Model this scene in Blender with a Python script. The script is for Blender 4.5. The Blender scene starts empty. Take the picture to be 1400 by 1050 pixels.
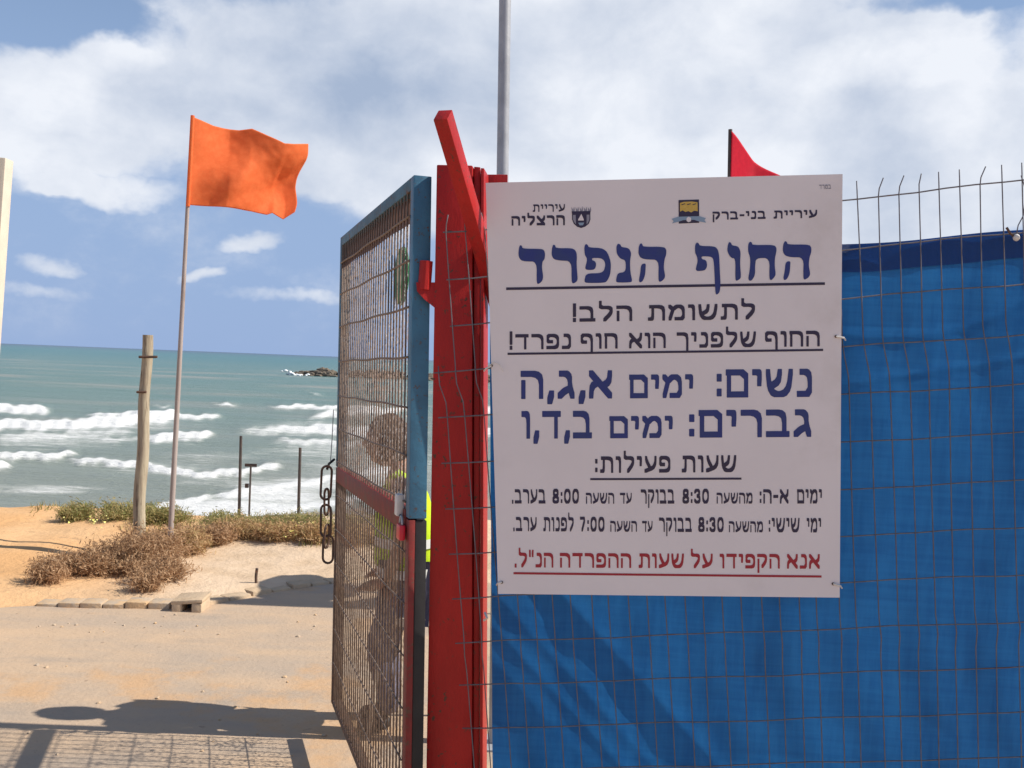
import bpy, bmesh, math, random
import numpy as np
from mathutils import Vector, Matrix, noise as mn
from mathutils.geometry import tessellate_polygon
random.seed(7); rng = np.random.default_rng(11)
sc = bpy.context.scene
COL = sc.collection
R = math.radians
EYE = 1.78
F = 1361.0           # focal length in pixels of the 1400 px wide photograph

# ------------------------------------------------------------------ camera
up = Vector((.0396, 1, .0208)).normalized()
fw = Vector((0, 0, -1)); Yw = (fw - up * fw.dot(up)).normalized(); Xw = Yw.cross(up)
CM = Matrix((Xw, Yw, up))                      # camera axes -> world axes
cd = bpy.data.cameras.new('camera'); cam = bpy.data.objects.new('camera', cd); COL.objects.link(cam)
cd.sensor_width = 36; cd.lens = 35.0; cd.clip_start = .05; cd.clip_end = 60000
cam.matrix_world = Matrix.Translation((0, 0, EYE)) @ CM.to_4x4()
sc.camera = cam
CP = Vector((0, 0, EYE))

def ray(px, py):
    return (CM @ Vector(((px - 700) / F, -(py - 525) / F, -1))).normalized()
def at(px, py, Y):
    r = ray(px, py); return CP + r * (Y / r.y)
def onplane(px, py, P, N):
    r = ray(px, py); return CP + r * ((P - CP).dot(N) / r.dot(N))
def onz(px, py, z):
    r = ray(px, py); return CP + r * ((z - EYE) / r.z)

# ------------------------------------------------------------------ view, sun, sky
sc.view_settings.view_transform = 'Standard'; sc.view_settings.look = 'None'
sc.view_settings.gamma = 1; sc.view_settings.use_curve_mapping = False
sc.view_settings.exposure = 0.3
sc.cycles.max_bounces = 8; sc.cycles.transparent_max_bounces = 16
SUN_EL, SUN_AZ = R(43), R(90)
sd = bpy.data.lights.new('sun', 'SUN'); so = bpy.data.objects.new('sun', sd); COL.objects.link(so)
sd.energy = 4.8; sd.angle = R(.55); sd.color = (1, .93, .82)
S = Vector((math.cos(SUN_EL) * math.sin(SUN_AZ), math.cos(SUN_EL) * math.cos(SUN_AZ), math.sin(SUN_EL)))
so.rotation_euler = S.to_track_quat('Z', 'Y').to_euler(); so.location = (20, 0, 20)

W = bpy.data.worlds.new('World'); sc.world = W; W.use_nodes = True
nt = W.node_tree
for n in list(nt.nodes): nt.nodes.remove(n)
class NG:
    """small helper writing node graphs"""
    def __init__(s, t): s.t = t
    def n(s, typ, **k):
        x = s.t.nodes.new(typ)
        for a, b in k.items(): setattr(x, a, b)
        return x
    def put(s, sock, v):
        if isinstance(v, (int, float, tuple, list)): sock.default_value = v
        else: s.t.links.new(v, sock)
    def m(s, op, a, b=0.0, c=0.0, clamp=False):
        x = s.n('ShaderNodeMath', operation=op, use_clamp=clamp)
        s.put(x.inputs[0], a); s.put(x.inputs[1], b)
        if op in ('MULTIPLY_ADD', 'SMOOTH_MIN', 'SMOOTH_MAX'): s.put(x.inputs[2], c)
        return x.outputs[0]
    def vm(s, op, a, b=(0, 0, 0)):
        x = s.n('ShaderNodeVectorMath', operation=op); s.put(x.inputs[0], a)
        if op == 'SCALE': s.put(x.inputs['Scale'], b)
        else: s.put(x.inputs[1], b)
        return x.outputs[0]
    def noise(s, vec, scale, detail=4, rough=.5, dist=0.0, color=False):
        x = s.n('ShaderNodeTexNoise'); s.put(x.inputs['Vector'], vec)
        s.put(x.inputs['Scale'], scale); s.put(x.inputs['Detail'], detail); s.put(x.inputs['Roughness'], rough); s.put(x.inputs['Distortion'], dist)
        return x.outputs['Color' if color else 'Fac']
    def ramp(s, v, a, b, lo=0.0, hi=1.0, smooth=True):
        x = s.n('ShaderNodeMapRange', interpolation_type='SMOOTHSTEP' if smooth else 'LINEAR')
        s.put(x.inputs['Value'], v); s.put(x.inputs['From Min'], a); s.put(x.inputs['From Max'], b)
        s.put(x.inputs['To Min'], lo); s.put(x.inputs['To Max'], hi); return x.outputs['Result']
    def mix(s, f, a, b, mode='MIX'):
        x = s.n('ShaderNodeMix', data_type='RGBA', blend_type=mode); s.put(x.inputs[0], f)
        for k, v in ((6, a), (7, b)):
            if isinstance(v, (tuple, list)) and len(v) == 3: v = (*v, 1)
            s.put(x.inputs[k], v)
        return x.outputs[2]
g = NG(nt)
tc = g.n('ShaderNodeTexCoord').outputs['Generated']
dirn = g.vm('NORMALIZE', tc)
sep = g.n('ShaderNodeSeparateXYZ'); nt.links.new(dirn, sep.inputs[0])
dx, dy, dz = sep.outputs
az = g.m('ARCTAN2', dx, dy); el = g.m('ARCSINE', dz)
# fine turbulence that warps the cloud banks
cv = g.n('ShaderNodeCombineXYZ'); g.put(cv.inputs[0], az); g.put(cv.inputs[1], g.m('MULTIPLY', el, 1.15)); g.put(cv.inputs[2], g.m('MULTIPLY', dz, .6))
warp = g.vm('SCALE', g.vm('SUBTRACT', g.noise(cv.outputs[0], 7, 5, .6, color=True), (.5, .5, .5)), .11)
ws = g.n('ShaderNodeSeparateXYZ'); nt.links.new(warp, ws.inputs[0])
azw = g.m('ADD', az, ws.outputs[0]); elw = g.m('ADD', el, g.m('MULTIPLY', ws.outputs[1], .7))
def azel(px, py):
    r = ray(px, py); return math.atan2(r.x, r.y), math.asin(r.z)
def blobs(lst):
    acc = None
    for px, py, sx, sy, amp in lst:
        a, e = azel(px, py)
        u = g.m('DIVIDE', g.m('SUBTRACT', azw, a), sx / F); v = g.m('DIVIDE', g.m('SUBTRACT', elw, e), sy / F)
        r2 = g.m('ADD', g.m('MULTIPLY', u, u), g.m('MULTIPLY', v, v))
        k = g.m('MULTIPLY', g.m('SUBTRACT', 1.0, r2, clamp=True), amp)
        acc = k if acc is None else g.m('ADD', acc, k)
    return acc
# cloud banks (positive) and the openings of blue (negative)
banks = blobs([(110, 150, 130, 95, .9), (40, 190, 110, 70, .6), (160, 75, 90, 60, .5), (230, 190, 130, 70, .6), (330, 90, 210, 110, .9),
    (520, 130, 260, 150, 1.0), (620, 260, 230, 80, .7), (420, 215, 190, 60, .55), (760, 180, 320, 230, 1.0),
    (1000, 150, 300, 210, .9), (1240, 190, 230, 190, 1.0), (1330, 90, 140, 80, .5), (950, 40, 330, 70, .7), (1100, 290, 380, 70, .45), (700, 20, 330, 60, .5),
    (145, 257, 80, 22, .62), (95, 250, 45, 14, .4), (355, 332, 48, 15, .55), (285, 371, 32, 12, .5), (60, 348, 40, 14, .5), (400, 408, 90, 12, .38), (40, 385, 70, 12, .3),
    (1345, 300, 70, 18, .5), (1700, 200, 260, 150, .8), (-250, 120, 260, 90, .7), (2100, 120, 240, 120, .7), (-700, 200, 260, 80, .6)])
holes = blobs([(60, 25, 190, 50, .85), (85, 172, 32, 16, .7), (1085, 70, 90, 26, .55), (1030, 112, 70, 20, .5), (1230, 14, 150, 22, .6), (1375, 60, 40, 60, .45),
    (865, 172, 30, 14, .35), (1010, 95, 70, 20, .3), (1200, 290, 220, 22, .45), (205, 130, 22, 60, .12), (880, 195, 60, 30, .15)])
n1 = g.noise(cv.outputs[0], 5.5, 9, .60, .1)
n2 = g.noise(cv.outputs[0], 17, 7, .65, .2)
top = g.ramp(el, .5, .95, 0, .1)
cov = g.m('ADD', g.m('SUBTRACT', g.m('ADD', banks, top), holes), g.m('ADD', g.m('MULTIPLY', g.m('SUBTRACT', n1, .5), 1.3), g.m('MULTIPLY', g.m('SUBTRACT', n2, .5), .7)))
alpha = g.ramp(cov, .0, .75)
dens = g.ramp(cov, .1, 1.5)
# light and shade inside the clouds: thick bellies go grey-blue, torn rims and tops stay bright
belly = blobs([(520, 135, 260, 75, .8), (480, 95, 160, 50, .3), (300, 165, 150, 35, .35), (600, 60, 330, 60, .35), (240, 215, 150, 25, .3), (760, 60, 160, 60, .25), (1210, 150, 110, 55, .45), (1190, 215, 80, 30, .25), (820, 240, 160, 40, .2), (350, 40, 120, 45, .2)])
bright = blobs([(70, 130, 80, 55, .5), (150, 70, 60, 45, .4), (20, 180, 70, 50, .4), (190, 60, 40, 40, .35), (840, 130, 120, 100, .45), (960, 200, 160, 60, .3), (1180, 95, 140, 40, .5), (1290, 110, 90, 90, .5), (950, 60, 130, 50, .3), (900, 250, 220, 60, .35), (740, 110, 60, 60, .25), (1000, 240, 140, 60, .3)])
n3 = g.noise(cv.outputs[0], 8, 8, .58, .15)
lum = g.m('ADD', g.m('SUBTRACT', g.m('MULTIPLY_ADD', n3, 1.35, .0), g.m('MULTIPLY', belly, .45)), g.m('MULTIPLY', bright, .5))
ccol = g.mix(g.ramp(lum, .1, .95, smooth=False), (.37, .455, .61), (.84, .87, .93))
sky = g.n('ShaderNodeTexSky'); sky.sky_type = 'NISHITA'; sky.sun_disc = False; sky.sun_elevation = SUN_EL; sky.sun_rotation = SUN_AZ
sky.air_density = 1.0; sky.dust_density = .4; sky.ozone_density = 1.0; sky.altitude = 0
b1 = g.n('ShaderNodeBackground'); g.put(b1.inputs[0], g.mix(g.m('MULTIPLY', g.ramp(el, .62, .0), .96), sky.outputs[0], (2.65, 3.75, 6.05))); b1.inputs[1].default_value = .095
b2 = g.n('ShaderNodeBackground'); g.put(b2.inputs[0], ccol); b2.inputs[1].default_value = .86
ms = g.n('ShaderNodeMixShader'); g.put(ms.inputs[0], g.m('MULTIPLY', alpha, g.ramp(dz, -.01, .05, 0, .96))); nt.links.new(b1.outputs[0], ms.inputs[1]); nt.links.new(b2.outputs[0], ms.inputs[2])
wo = g.n('ShaderNodeOutputWorld'); nt.links.new(ms.outputs[0], wo.inputs[0])

# ------------------------------------------------------------------ helpers
def lin(r, gg, b):
    f = lambda c: (c / 255 / 12.92) if c <= 10 else ((c / 255 + .055) / 1.055) ** 2.4
    return (f(r), f(gg), f(b))
def material(name, c1, c2=None, scale=8, rough=.7, bump=0.0, bscale=60, metal=0.0, detail=6, c3=None, s3=3, t3=(.55, .7), stretch=None, spec=.5, trans=0.0, coat=0.0):
    m = bpy.data.materials.new(name); m.use_nodes = True; t = m.node_tree; q = NG(t)
    p = t.nodes['Principled BSDF']; tcx = q.n('ShaderNodeTexCoord').outputs['Object']
    if stretch: tcx = q.vm('MULTIPLY', tcx, stretch)
    col = (*c1, 1)
    if c2: col = q.mix(q.ramp(q.noise(tcx, scale, detail, .6), .35, .65), c1, c2)
    if c3: col = q.mix(q.ramp(q.noise(q.vm('ADD', tcx, (9, 3, 5)), s3, 8, .65), t3[0], t3[1]), col, c3)
    q.put(p.inputs['Base Color'], col)
    p.inputs['Roughness'].default_value = rough; p.inputs['Metallic'].default_value = metal
    p.inputs['Specular IOR Level'].default_value = spec
    if coat: p.inputs['Coat Weight'].default_value = coat
    if bump:
        b = q.n('ShaderNodeBump'); b.inputs['Strength'].default_value = 1; b.inputs['Distance'].default_value = bump
        q.put(b.inputs['Height'], q.noise(tcx, bscale, 6, .6)); t.links.new(b.outputs[0], p.inputs['Normal'])
    if trans:
        tr = q.n('ShaderNodeBsdfTranslucent'); q.put(tr.inputs[0], col)
        mx = q.n('ShaderNodeMixShader'); mx.inputs[0].default_value = trans
        t.links.new(p.outputs[0], mx.inputs[1]); t.links.new(tr.outputs[0], mx.inputs[2])
        t.links.new(mx.outputs[0], t.nodes['Material Output'].inputs[0])
    return m
def tag(o, label=None, cat=None, group=None, kind=None):
    if label: o['label'] = label
    if cat: o['category'] = cat
    if group: o['group'] = group
    if kind: o['kind'] = kind
    return o
def empty(name, loc, label=None, cat=None, group=None):
    o = bpy.data.objects.new(name, None); COL.objects.link(o); o.location = loc; o.empty_display_size = .1
    return tag(o, label, cat, group)
def wloc(o):
    v = Vector((0, 0, 0))
    while o is not None: v = v + o.location; o = o.parent
    return v
def mesh(name, V, Fc, mt, parent=None, smooth=False, origin=None):
    """V in world coordinates; the object's origin is its parent's (or origin)"""
    o0 = Vector(origin) if origin is not None else (Vector((0, 0, 0)) if parent is None else wloc(parent))
    md = bpy.data.meshes.new(name); md.from_pydata([tuple(Vector(v) - o0) for v in V], [], [tuple(f) for f in Fc])
    if smooth: md.polygons.foreach_set('use_smooth', [True] * len(md.polygons))
    md.materials.append(mt); md.update()
    o = bpy.data.objects.new(name, md); COL.objects.link(o)
    if parent is not None: o.parent = parent
    else: o.location = o0
    return o
class MB:
    def __init__(s): s.V = []; s.F = []
    def add(s, V, Fc):
        k = len(s.V); s.V += [Vector(v) for v in V]; s.F += [tuple(i + k for i in f) for f in Fc]; return s
    def box(s, c, ax, ay, az_, bevel=0.0):
        """centre, three half-axis vectors; chamfered on the edges when bevel>0"""
        c = Vector(c); ax, ay, az_ = Vector(ax), Vector(ay), Vector(az_)
        if bevel <= 0:
            P = [c + ax * i + ay * j + az_ * k for i in (-1, 1) for j in (-1, 1) for k in (-1, 1)]
            return s.add(P, [(0, 1, 3, 2), (4, 6, 7, 5), (0, 4, 5, 1), (2, 3, 7, 6), (0, 2, 6, 4), (1, 5, 7, 3)])
        bm = bmesh.new(); bmesh.ops.create_cube(bm, size=2)
        L = [ax.length, ay.length, az_.length]
        for v in bm.verts: v.co = Vector((v.co.x * L[0], v.co.y * L[1], v.co.z * L[2]))
        bmesh.ops.bevel(bm, geom=list(bm.edges), offset=bevel, segments=2, affect='EDGES', profile=.6)
        n = [a.normalized() for a in (ax, ay, az_)]; bm.verts.index_update()
        s.add([c + n[0] * v.co.x + n[1] * v.co.y + n[2] * v.co.z for v in bm.verts], [[v.index for v in f.verts] for f in bm.faces]); bm.free(); return s
    def tube(s, pts, r, n=8, cap=True, closed=False):
        pts = [Vector(p) for p in pts]; m = len(pts); rr = r if isinstance(r, (list, tuple)) else [r] * m
        V = []; Fc = []; prev = None
        for i, p in enumerate(pts):
            if closed: d = pts[(i + 1) % m] - pts[i - 1]
            else: d = pts[min(i + 1, m - 1)] - pts[max(i - 1, 0)]
            d.normalize()
            if prev is None: a = d.orthogonal().normalized()
            else: a = (prev - d * prev.dot(d)).normalized()
            prev = a; b = d.cross(a)
            V += [p + (a * math.cos(t) + b * math.sin(t)) * rr[i] for t in [2 * math.pi * k / n for k in range(n)]]
        for i in range(m if closed else m - 1):
            for k in range(n):
                j = (i + 1) % m
                Fc.append((i * n + k, i * n + (k + 1) % n, j * n + (k + 1) % n, j * n + k))
        if cap and not closed: Fc += [tuple(range(n - 1, -1, -1)), tuple((m - 1) * n + k for k in range(n))]
        return s.add(V, Fc)
    def ico(s, c, r, sub=2, squash=(1, 1, 1), jit=0.0, seed=0):
        bm = bmesh.new(); bmesh.ops.create_icosphere(bm, subdivisions=sub, radius=1); bm.verts.index_update()
        V = []
        for v in bm.verts:
            k = 1 + jit * mn.noise(v.co * 1.7 + Vector((seed * 3.1, seed, 0))) * 2
            V.append(Vector(c) + Vector((v.co.x * squash[0], v.co.y * squash[1], v.co.z * squash[2])) * r * k)
        s.add(V, [[v.index for v in f.verts] for f in bm.faces]); bm.free(); return s
    def build(s, name, mt, parent=None, smooth=False, origin=None):
        return mesh(name, s.V, s.F, mt, parent, smooth, origin)
def flat_smooth(o, ang=35):
    md = o.data; md.polygons.foreach_set('use_smooth', [True] * len(md.polygons))
    bm = bmesh.new(); bm.from_mesh(md)
    for e in bm.edges:
        if len(e.link_faces) == 2 and e.calc_face_angle(0) > R(ang): e.smooth = False
    bm.to_mesh(md); bm.free(); return o

# ------------------------------------------------------------------ materials
M_sand = material('sand', (.50, .30, .155), (.56, .36, .20), 1.3, .95, .02, 25, c3=(.42, .27, .16), s3=.7, t3=(.5, .75), spec=.1)
M_kerb = material('kerb', (.50, .39, .28), (.43, .35, .27), 6, .95, .006, 40, c3=(.56, .38, .22), s3=5, t3=(.45, .6), spec=.15)
M_sandc = material('sandy_concrete', (.56, .42, .28), (.48, .37, .26), 7, .95, .008, 30, c3=(.40, .29, .19), s3=6, spec=.1)
M_wet = material('wet_sand', (.30, .24, .18), (.22, .19, .16), .3, .5, .02, 5)
M_red = material('red_paint', (.43, .018, .016), (.35, .015, .014), 9, .45, .0022, 70, c3=(.19, .022, .016), s3=7, t3=(.54, .70), stretch=(1, 1, .3), spec=.25)
M_blue = material('blue_paint', (.045, .17, .28), (.035, .13, .22), 10, .5, .0015, 50, c3=(.04, .10, .15), s3=7, t3=(.58, .72))
def chips(m, col, scale, lo, hi):
    t = m.node_tree; q = NG(t); p = t.nodes['Principled BSDF']; o = q.n('ShaderNodeTexCoord').outputs['Object']; src = p.inputs['Base Color'].links[0].from_socket
    f = q.m('MULTIPLY', q.ramp(q.noise(o, scale, 3, .6), lo, hi), q.ramp(q.noise(o, scale * .16, 3, .6), .42, .58))
    q.put(p.inputs['Base Color'], q.mix(f, src, col))
chips(M_red, (.10, .045, .03), 70, .60, .66); chips(M_blue, (.10, .06, .045), 80, .60, .66)
M_black = material('black_paint', (.012, .011, .012), (.02, .018, .018), 12, .6, .001, 50)
M_rustblue = material('worn_blue_frame', (.07, .17, .24), (.05, .11, .15), 14, .6, .001, 60, c3=(.13, .06, .03), s3=15)
M_rustred = material('worn_red_frame', (.24, .020, .016), (.17, .018, .015), 12, .6, .001, 60, c3=(.14, .05, .03), s3=14)
chips(M_rustred, (.11, .05, .03), 60, .56, .64); chips(M_rustblue, (.12, .06, .035), 60, .56, .64)
M_wire = material('galvanised_wire', (.17, .165, .185), (.13, .12, .135), 30, .55, .0005, 90, metal=.2, c3=(.16, .085, .06), s3=8, t3=(.58, .7))
M_gwire = material('rusty_gate_wire', (.17, .115, .08), (.23, .165, .125), 30, .65, .0005, 90, c3=(.16, .06, .035), s3=12)
M_board = material('sign_board', (.76, .72, .745), (.73, .69, .715), 3, .45, 0, spec=.4, c3=(.63, .585, .59), s3=2.5, t3=(.52, .8))
M_blueink = material('blue_ink', (.012, .028, .19), (.016, .036, .17), 20, .5)
M_navyink = material('navy_ink', (.020, .014, .060), (.024, .018, .05), 20, .5)
M_redink = material('red_ink', (.34, .012, .03), None, 20, .5)
M_goldink = material('gold_ink', (.55, .36, .06), (.6, .42, .1), 90, .5)
M_greyink = material('grey_ink', (.25, .25, .32), None, 20, .5)
M_paleink = material('pale_blue_ink', (.22, .32, .45), None, 20, .5)
M_white = material('white_plastic', (.75, .73, .70), (.65, .62, .58), 20, .5)
M_steel = material('weathered_steel', (.42, .43, .45), (.33, .34, .36), 9, .42, .0006, 40, metal=.15)
M_rust = material('rusty_iron', (.13, .07, .045), (.07, .045, .035), 30, .75, .001, 80, c3=(.25, .10, .04), s3=20)
M_pole = material('flagpole_paint', (.42, .36, .33), (.34, .27, .24), 5, .5, .001, 30, c3=(.25, .18, .15), s3=5, stretch=(1, 1, .3))
M_wood = material('grey_wood', (.44, .38, .27), (.30, .24, .17), 30, .85, .004, 60, stretch=(1, 1, .12), c3=(.16, .12, .08), s3=30, t3=(.55, .65))
M_dark = material('dark_iron_pole', (.05, .045, .045), (.09, .07, .06), 9, .7)
M_cream = material('cream_paint', (.66, .58, .46), (.60, .52, .42), 8, .5, .001, 40)
M_orange = material('orange_flag', (.95, .27, .09), (.92, .235, .075), 30, .7, .0006, 900, trans=.42, spec=.15)
M_redflag = material('red_flag', (.70, .018, .05), (.64, .015, .045), 30, .7, .0006, 900, trans=.40, spec=.15)
M_green = material('green_plastic', (.005, .30, .11), (.005, .22, .08), 10, .3, trans=.35)
M_rock = material('rock', (.17, .135, .10), (.10, .085, .07), .3, .95, .1, 1)
M_skin = material('skin', (.36, .20, .13), (.33, .18, .12), 20, .55)
M_hair = material('brown_hair', (.055, .030, .020), (.09, .05, .032), 60, .75, .004, 150)
M_vest = material('hi_vis_vest', (.62, .86, .01), (.56, .80, .01), 10, .7, .001, 200, trans=.2)
M_refl = material('reflective_tape', (.6, .62, .6), None, 10, .3)
M_jean = material('denim', (.13, .13, .19), (.10, .10, .15), 40, .9, .001, 300)
M_shirt = material('dark_shirt', (.03, .035, .05), (.04, .05, .07), 20, .9)
M_canvas = material('canvas', (.55, .50, .40), (.48, .43, .34), 5, .9, trans=.1)

# tarpaulin: woven plastic that lets sunlight through
def tarp_material(name, c1, c2, tr, rough=.45):
    m = bpy.data.materials.new(name); m.use_nodes = True; t = m.node_tree; q = NG(t); p = t.nodes['Principled BSDF']
    o = q.n('ShaderNodeTexCoord').outputs['Object']
    st = q.noise(q.vm('MULTIPLY', o, (30, 30, 1.2)), 1, 5, .7)
    st2 = q.noise(q.vm('MULTIPLY', o, (2.5, 2.5, 60)), 1, 4, .7)
    bl = q.noise(o, 2.2, 6, .6)
    f = q.ramp(q.m('ADD', q.m('ADD', q.m('MULTIPLY', st, .45), q.m('MULTIPLY', st2, .35)), q.m('MULTIPLY', bl, .3)), .4, .7)
    col = q.mix(f, c1, c2); q.put(p.inputs['Base Color'], col); p.inputs['Roughness'].default_value = rough
    w1 = q.n('ShaderNodeTexWave'); w1.wave_type = 'BANDS'; w1.bands_direction = 'Z'; w1.inputs['Scale'].default_value = 110; q.put(w1.inputs['Vector'], o)
    w2 = q.n('ShaderNodeTexWave'); w2.wave_type = 'BANDS'; w2.bands_direction = 'X'; w2.inputs['Scale'].default_value = 110; q.put(w2.inputs['Vector'], o)
    b = q.n('ShaderNodeBump'); b.inputs['Strength'].default_value = .5; b.inputs['Distance'].default_value = .0012
    q.put(b.inputs['Height'], q.m('ADD', q.m('ADD', w1.outputs['Fac'], w2.outputs['Fac']), q.m('MULTIPLY', st, 3))); t.links.new(b.outputs[0], p.inputs['Normal'])
    tl = q.n('ShaderNodeBsdfTranslucent'); q.put(tl.inputs[0], col); t.links.new(b.outputs[0], tl.inputs['Normal'])
    mx = q.n('ShaderNodeMixShader'); mx.inputs[0].default_value = tr
    t.links.new(p.outputs[0], mx.inputs[1]); t.links.new(tl.outputs[0], mx.inputs[2]); t.links.new(mx.outputs[0], t.nodes['Material Output'].inputs[0])
    return m
M_hem = tarp_material('dimmed_double_hem', (.009, .075, .30), (.012, .09, .36), .45)  # weaker light through the doubled hem put into a darker blue
M_tarp = tarp_material('blue_tarpaulin', (.010, .115, .35), (.020, .17, .45), .5)
# shade netting: real holes, too small to model one by one
def net_material(name, c1, c2, lo, hi, scale, blotch=None, tr=.25):
    m = bpy.data.materials.new(name); m.use_nodes = True; t = m.node_tree; q = NG(t); p = t.nodes['Principled BSDF']
    o = q.n('ShaderNodeTexCoord').outputs['Object']
    nz = q.noise(o, scale, 3, .7); big = q.noise(o, 5, 5, .6)
    col = q.mix(q.ramp(q.noise(o, scale * 1.6, 2, .6), .42, .58), c1, c2)
    if blotch: col = q.mix(q.ramp(big, .5, .68), col, blotch)
    q.put(p.inputs['Base Color'], col); p.inputs['Roughness'].default_value = .8
    tl = q.n('ShaderNodeBsdfTranslucent'); q.put(tl.inputs[0], col)
    m0 = q.n('ShaderNodeMixShader'); m0.inputs[0].default_value = tr; t.links.new(p.outputs[0], m0.inputs[1]); t.links.new(tl.outputs[0], m0.inputs[2])
    tp = q.n('ShaderNodeBsdfTransparent'); mx = q.n('ShaderNodeMixShader')
    q.put(mx.inputs[0], q.ramp(q.m('ADD', nz, q.m('MULTIPLY', q.m('SUBTRACT', big, .5), .3)), lo, hi))
    t.links.new(tp.outputs[0], mx.inputs[1]); t.links.new(m0.outputs[0], mx.inputs[2]); t.links.new(mx.outputs[0], t.nodes['Material Output'].inputs[0])
    return m
M_netu = net_material('pale_shade_net', (.80, .80, .80), (.22, .17, .15), .46, .68, 75, (.42, .27, .20), .5)
M_netl = net_material('brown_shade_net', (.30, .20, .13), (.17, .11, .07), .43, .70, 70, (.22, .13, .08))
M_nett = net_material('dark_band_net', (.15, .085, .07), (.09, .06, .055), .05, .35, 70, (.17, .09, .06))

# ------------------------------------------------------------------ ground
def kerb_y(x):
    pts = [(-40, 6.0), (-6, 6.1), (-3.9, 6.45), (-3.2, 6.75), (-2.3, 6.82), (-1.9, 7.15), (-1.44, 7.75), (-.6, 8.0), (3, 8.3), (40, 8.6)]
    for (a, b), (c, d) in zip(pts, pts[1:]):
        if x <= c: return b + (d - b) * max(0, (x - a)) / (c - a)
    return pts[-1][1]
SEA_Z = -8.0
def ss(a, b, x):
    t = min(1, max(0, (x - a) / (b - a))); return t * t * (3 - 2 * t)
def ground_z(x, y):
    k = kerb_y(x)
    z = .035 * ss(k - .05, k + 2.6, y) + .05 * ss(k + .0, k + .3, y)
    if y > k - .1: z += (.055 * mn.noise(Vector((x * .9, y * .9, 2))) + .02 * mn.noise(Vector((x * 3, y * 3, 7)))) * ss(k - .1, k + .8, y)
    if x < -3 and y > 7.5: z += .03 * ss(-3, -6, x) * ss(7.5, 9.5, y)
    if x > -2.4: z += .06 * ss(-2.6, -1.2, x) * ss(8.2, 9.6, y)
    crest = 10.2 + .35 * mn.noise(Vector((x * .4, 3, 0)))
    z -= (8.6 * ss(crest, 30, y) + .5 * ss(crest, crest + 1.5, y))
    if y > 11: z += .35 * mn.noise(Vector((x * .25, y * .25, 0))) * ss(11, 14, y) * (1 - ss(24, 30, y))
    return z
def axis(vals):
    out = []
    for a, b, s in vals:
        v = a
        while v < b - 1e-6: out.append(v); v += s
    out.append(vals[-1][1]); return out
gx = axis([(-300, -40, 20), (-40, -8, 2), (-8, 2, .09), (2, 10, .5), (10, 40, 3), (40, 300, 20)])
gy = axis([(-300, -20, 20), (-20, 5.6, .8), (5.6, 11.5, .08), (11.5, 32, .5), (32, 75, 2)])
V = []; Fc = []
for y in gy:
    for x in gx:
        zz = ground_z(x, y) if y < 32 else -8.6 * 1 + .13 + .2 + (-.5) + .55 - (y - 32) * .012
        V.append((x, y, zz))
nx = len(gx)
for j in range(len(gy) - 1):
    for i in range(nx - 1): a = j * nx + i; Fc.append((a, a + 1, a + 1 + nx, a + nx))
gmat = bpy.data.materials.new('dune_sand'); gmat.use_nodes = True; q = NG(gmat.node_tree); p = gmat.node_tree.nodes['Principled BSDF']
o_ = q.n('ShaderNodeTexCoord').outputs['Object']
c = q.mix(q.ramp(q.noise(o_, 1.1, 7, .6), .35, .65), (.68, .43, .23), (.62, .36, .17))
c = q.mix(q.ramp(q.noise(o_, 5, 7, .7), .56, .72), c, (.44, .28, .16))
sx = q.n('ShaderNodeSeparateXYZ'); gmat.node_tree.links.new(o_, sx.inputs[0])
c = q.mix(q.ramp(sx.outputs[0], -3.4, -2.2), c, q.mix(q.ramp(q.noise(o_, 2.5, 7, .6), .4, .65), (.64, .49, .35), (.55, .41, .28)))
q.put(p.inputs['Base Color'], c); p.inputs['Roughness'].default_value = .95; p.inputs['Specular IOR Level'].default_value = .08
b = q.n('ShaderNodeBump'); b.inputs['Distance'].default_value = .03; b.inputs['Strength'].default_value = .8
q.put(b.inputs['Height'], q.noise(o_, 9, 8, .65)); gmat.node_tree.links.new(b.outputs[0], p.inputs['Normal'])
tag(mesh('ground', V, Fc, gmat, smooth=True), kind='structure')

# road: worn asphalt dusted with sand, its far edge ragged
V = []; Fc = []
rx = axis([(-40, -8, 2), (-8, 2, .12), (2, 40, 2)]); NR = 34
for x in rx:
    e = kerb_y(x) - .03 + .06 * mn.noise(Vector((x * 2.3, 0, 4))) + .02 * mn.noise(Vector((x * 9, 0, 4)))
    for j in range(NR + 1):
        t = j / NR; y = e - (e + 14) * (t ** 1.8)
        z = .006 + .004 * mn.noise(Vector((x * .8, y * .8, 1))) if j else .002
        V.append((x, y, z))
for i in range(len(rx) - 1):
    for j in range(NR): a = i * (NR + 1) + j; Fc.append((a, a + 1, a + NR + 2, a + NR + 1))
rm = bpy.data.materials.new('sandy_asphalt'); rm.use_nodes = True; q = NG(rm.node_tree); p = rm.node_tree.nodes['Principled BSDF']
o_ = q.n('ShaderNodeTexCoord').outputs['Object']
c = q.mix(q.ramp(q.noise(q.vm('MULTIPLY', o_, (.6, 1.6, 1)), 1.5, 8, .62), .34, .68), (.52, .38, .26), (.42, .335, .26))
c = q.mix(q.ramp(q.noise(q.vm('MULTIPLY', q.vm('ADD', o_, (3.3, 8, 0)), (.5, 1.5, 1)), 1.7, 7, .6), .52, .72, 0, .75), c, (.34, .285, .235))
c = q.mix(q.ramp(q.noise(q.vm('ADD', o_, (7, 1, 0)), .9, 8, .65), .54, .66, 0, .8), c, (.55, .345, .19))
c = q.mix(q.ramp(q.noise(o_, 55, 3, .7), .60, .72, 0, .5), c, (.30, .23, .17))
c = q.mix(q.ramp(q.noise(o_, 14, 2, .5), .70, .76, 0, .5), c, (.26, .19, .14))
q.put(p.inputs['Base Color'], c); p.inputs['Roughness'].default_value = .92; p.inputs['Specular IOR Level'].default_value = .12
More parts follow.
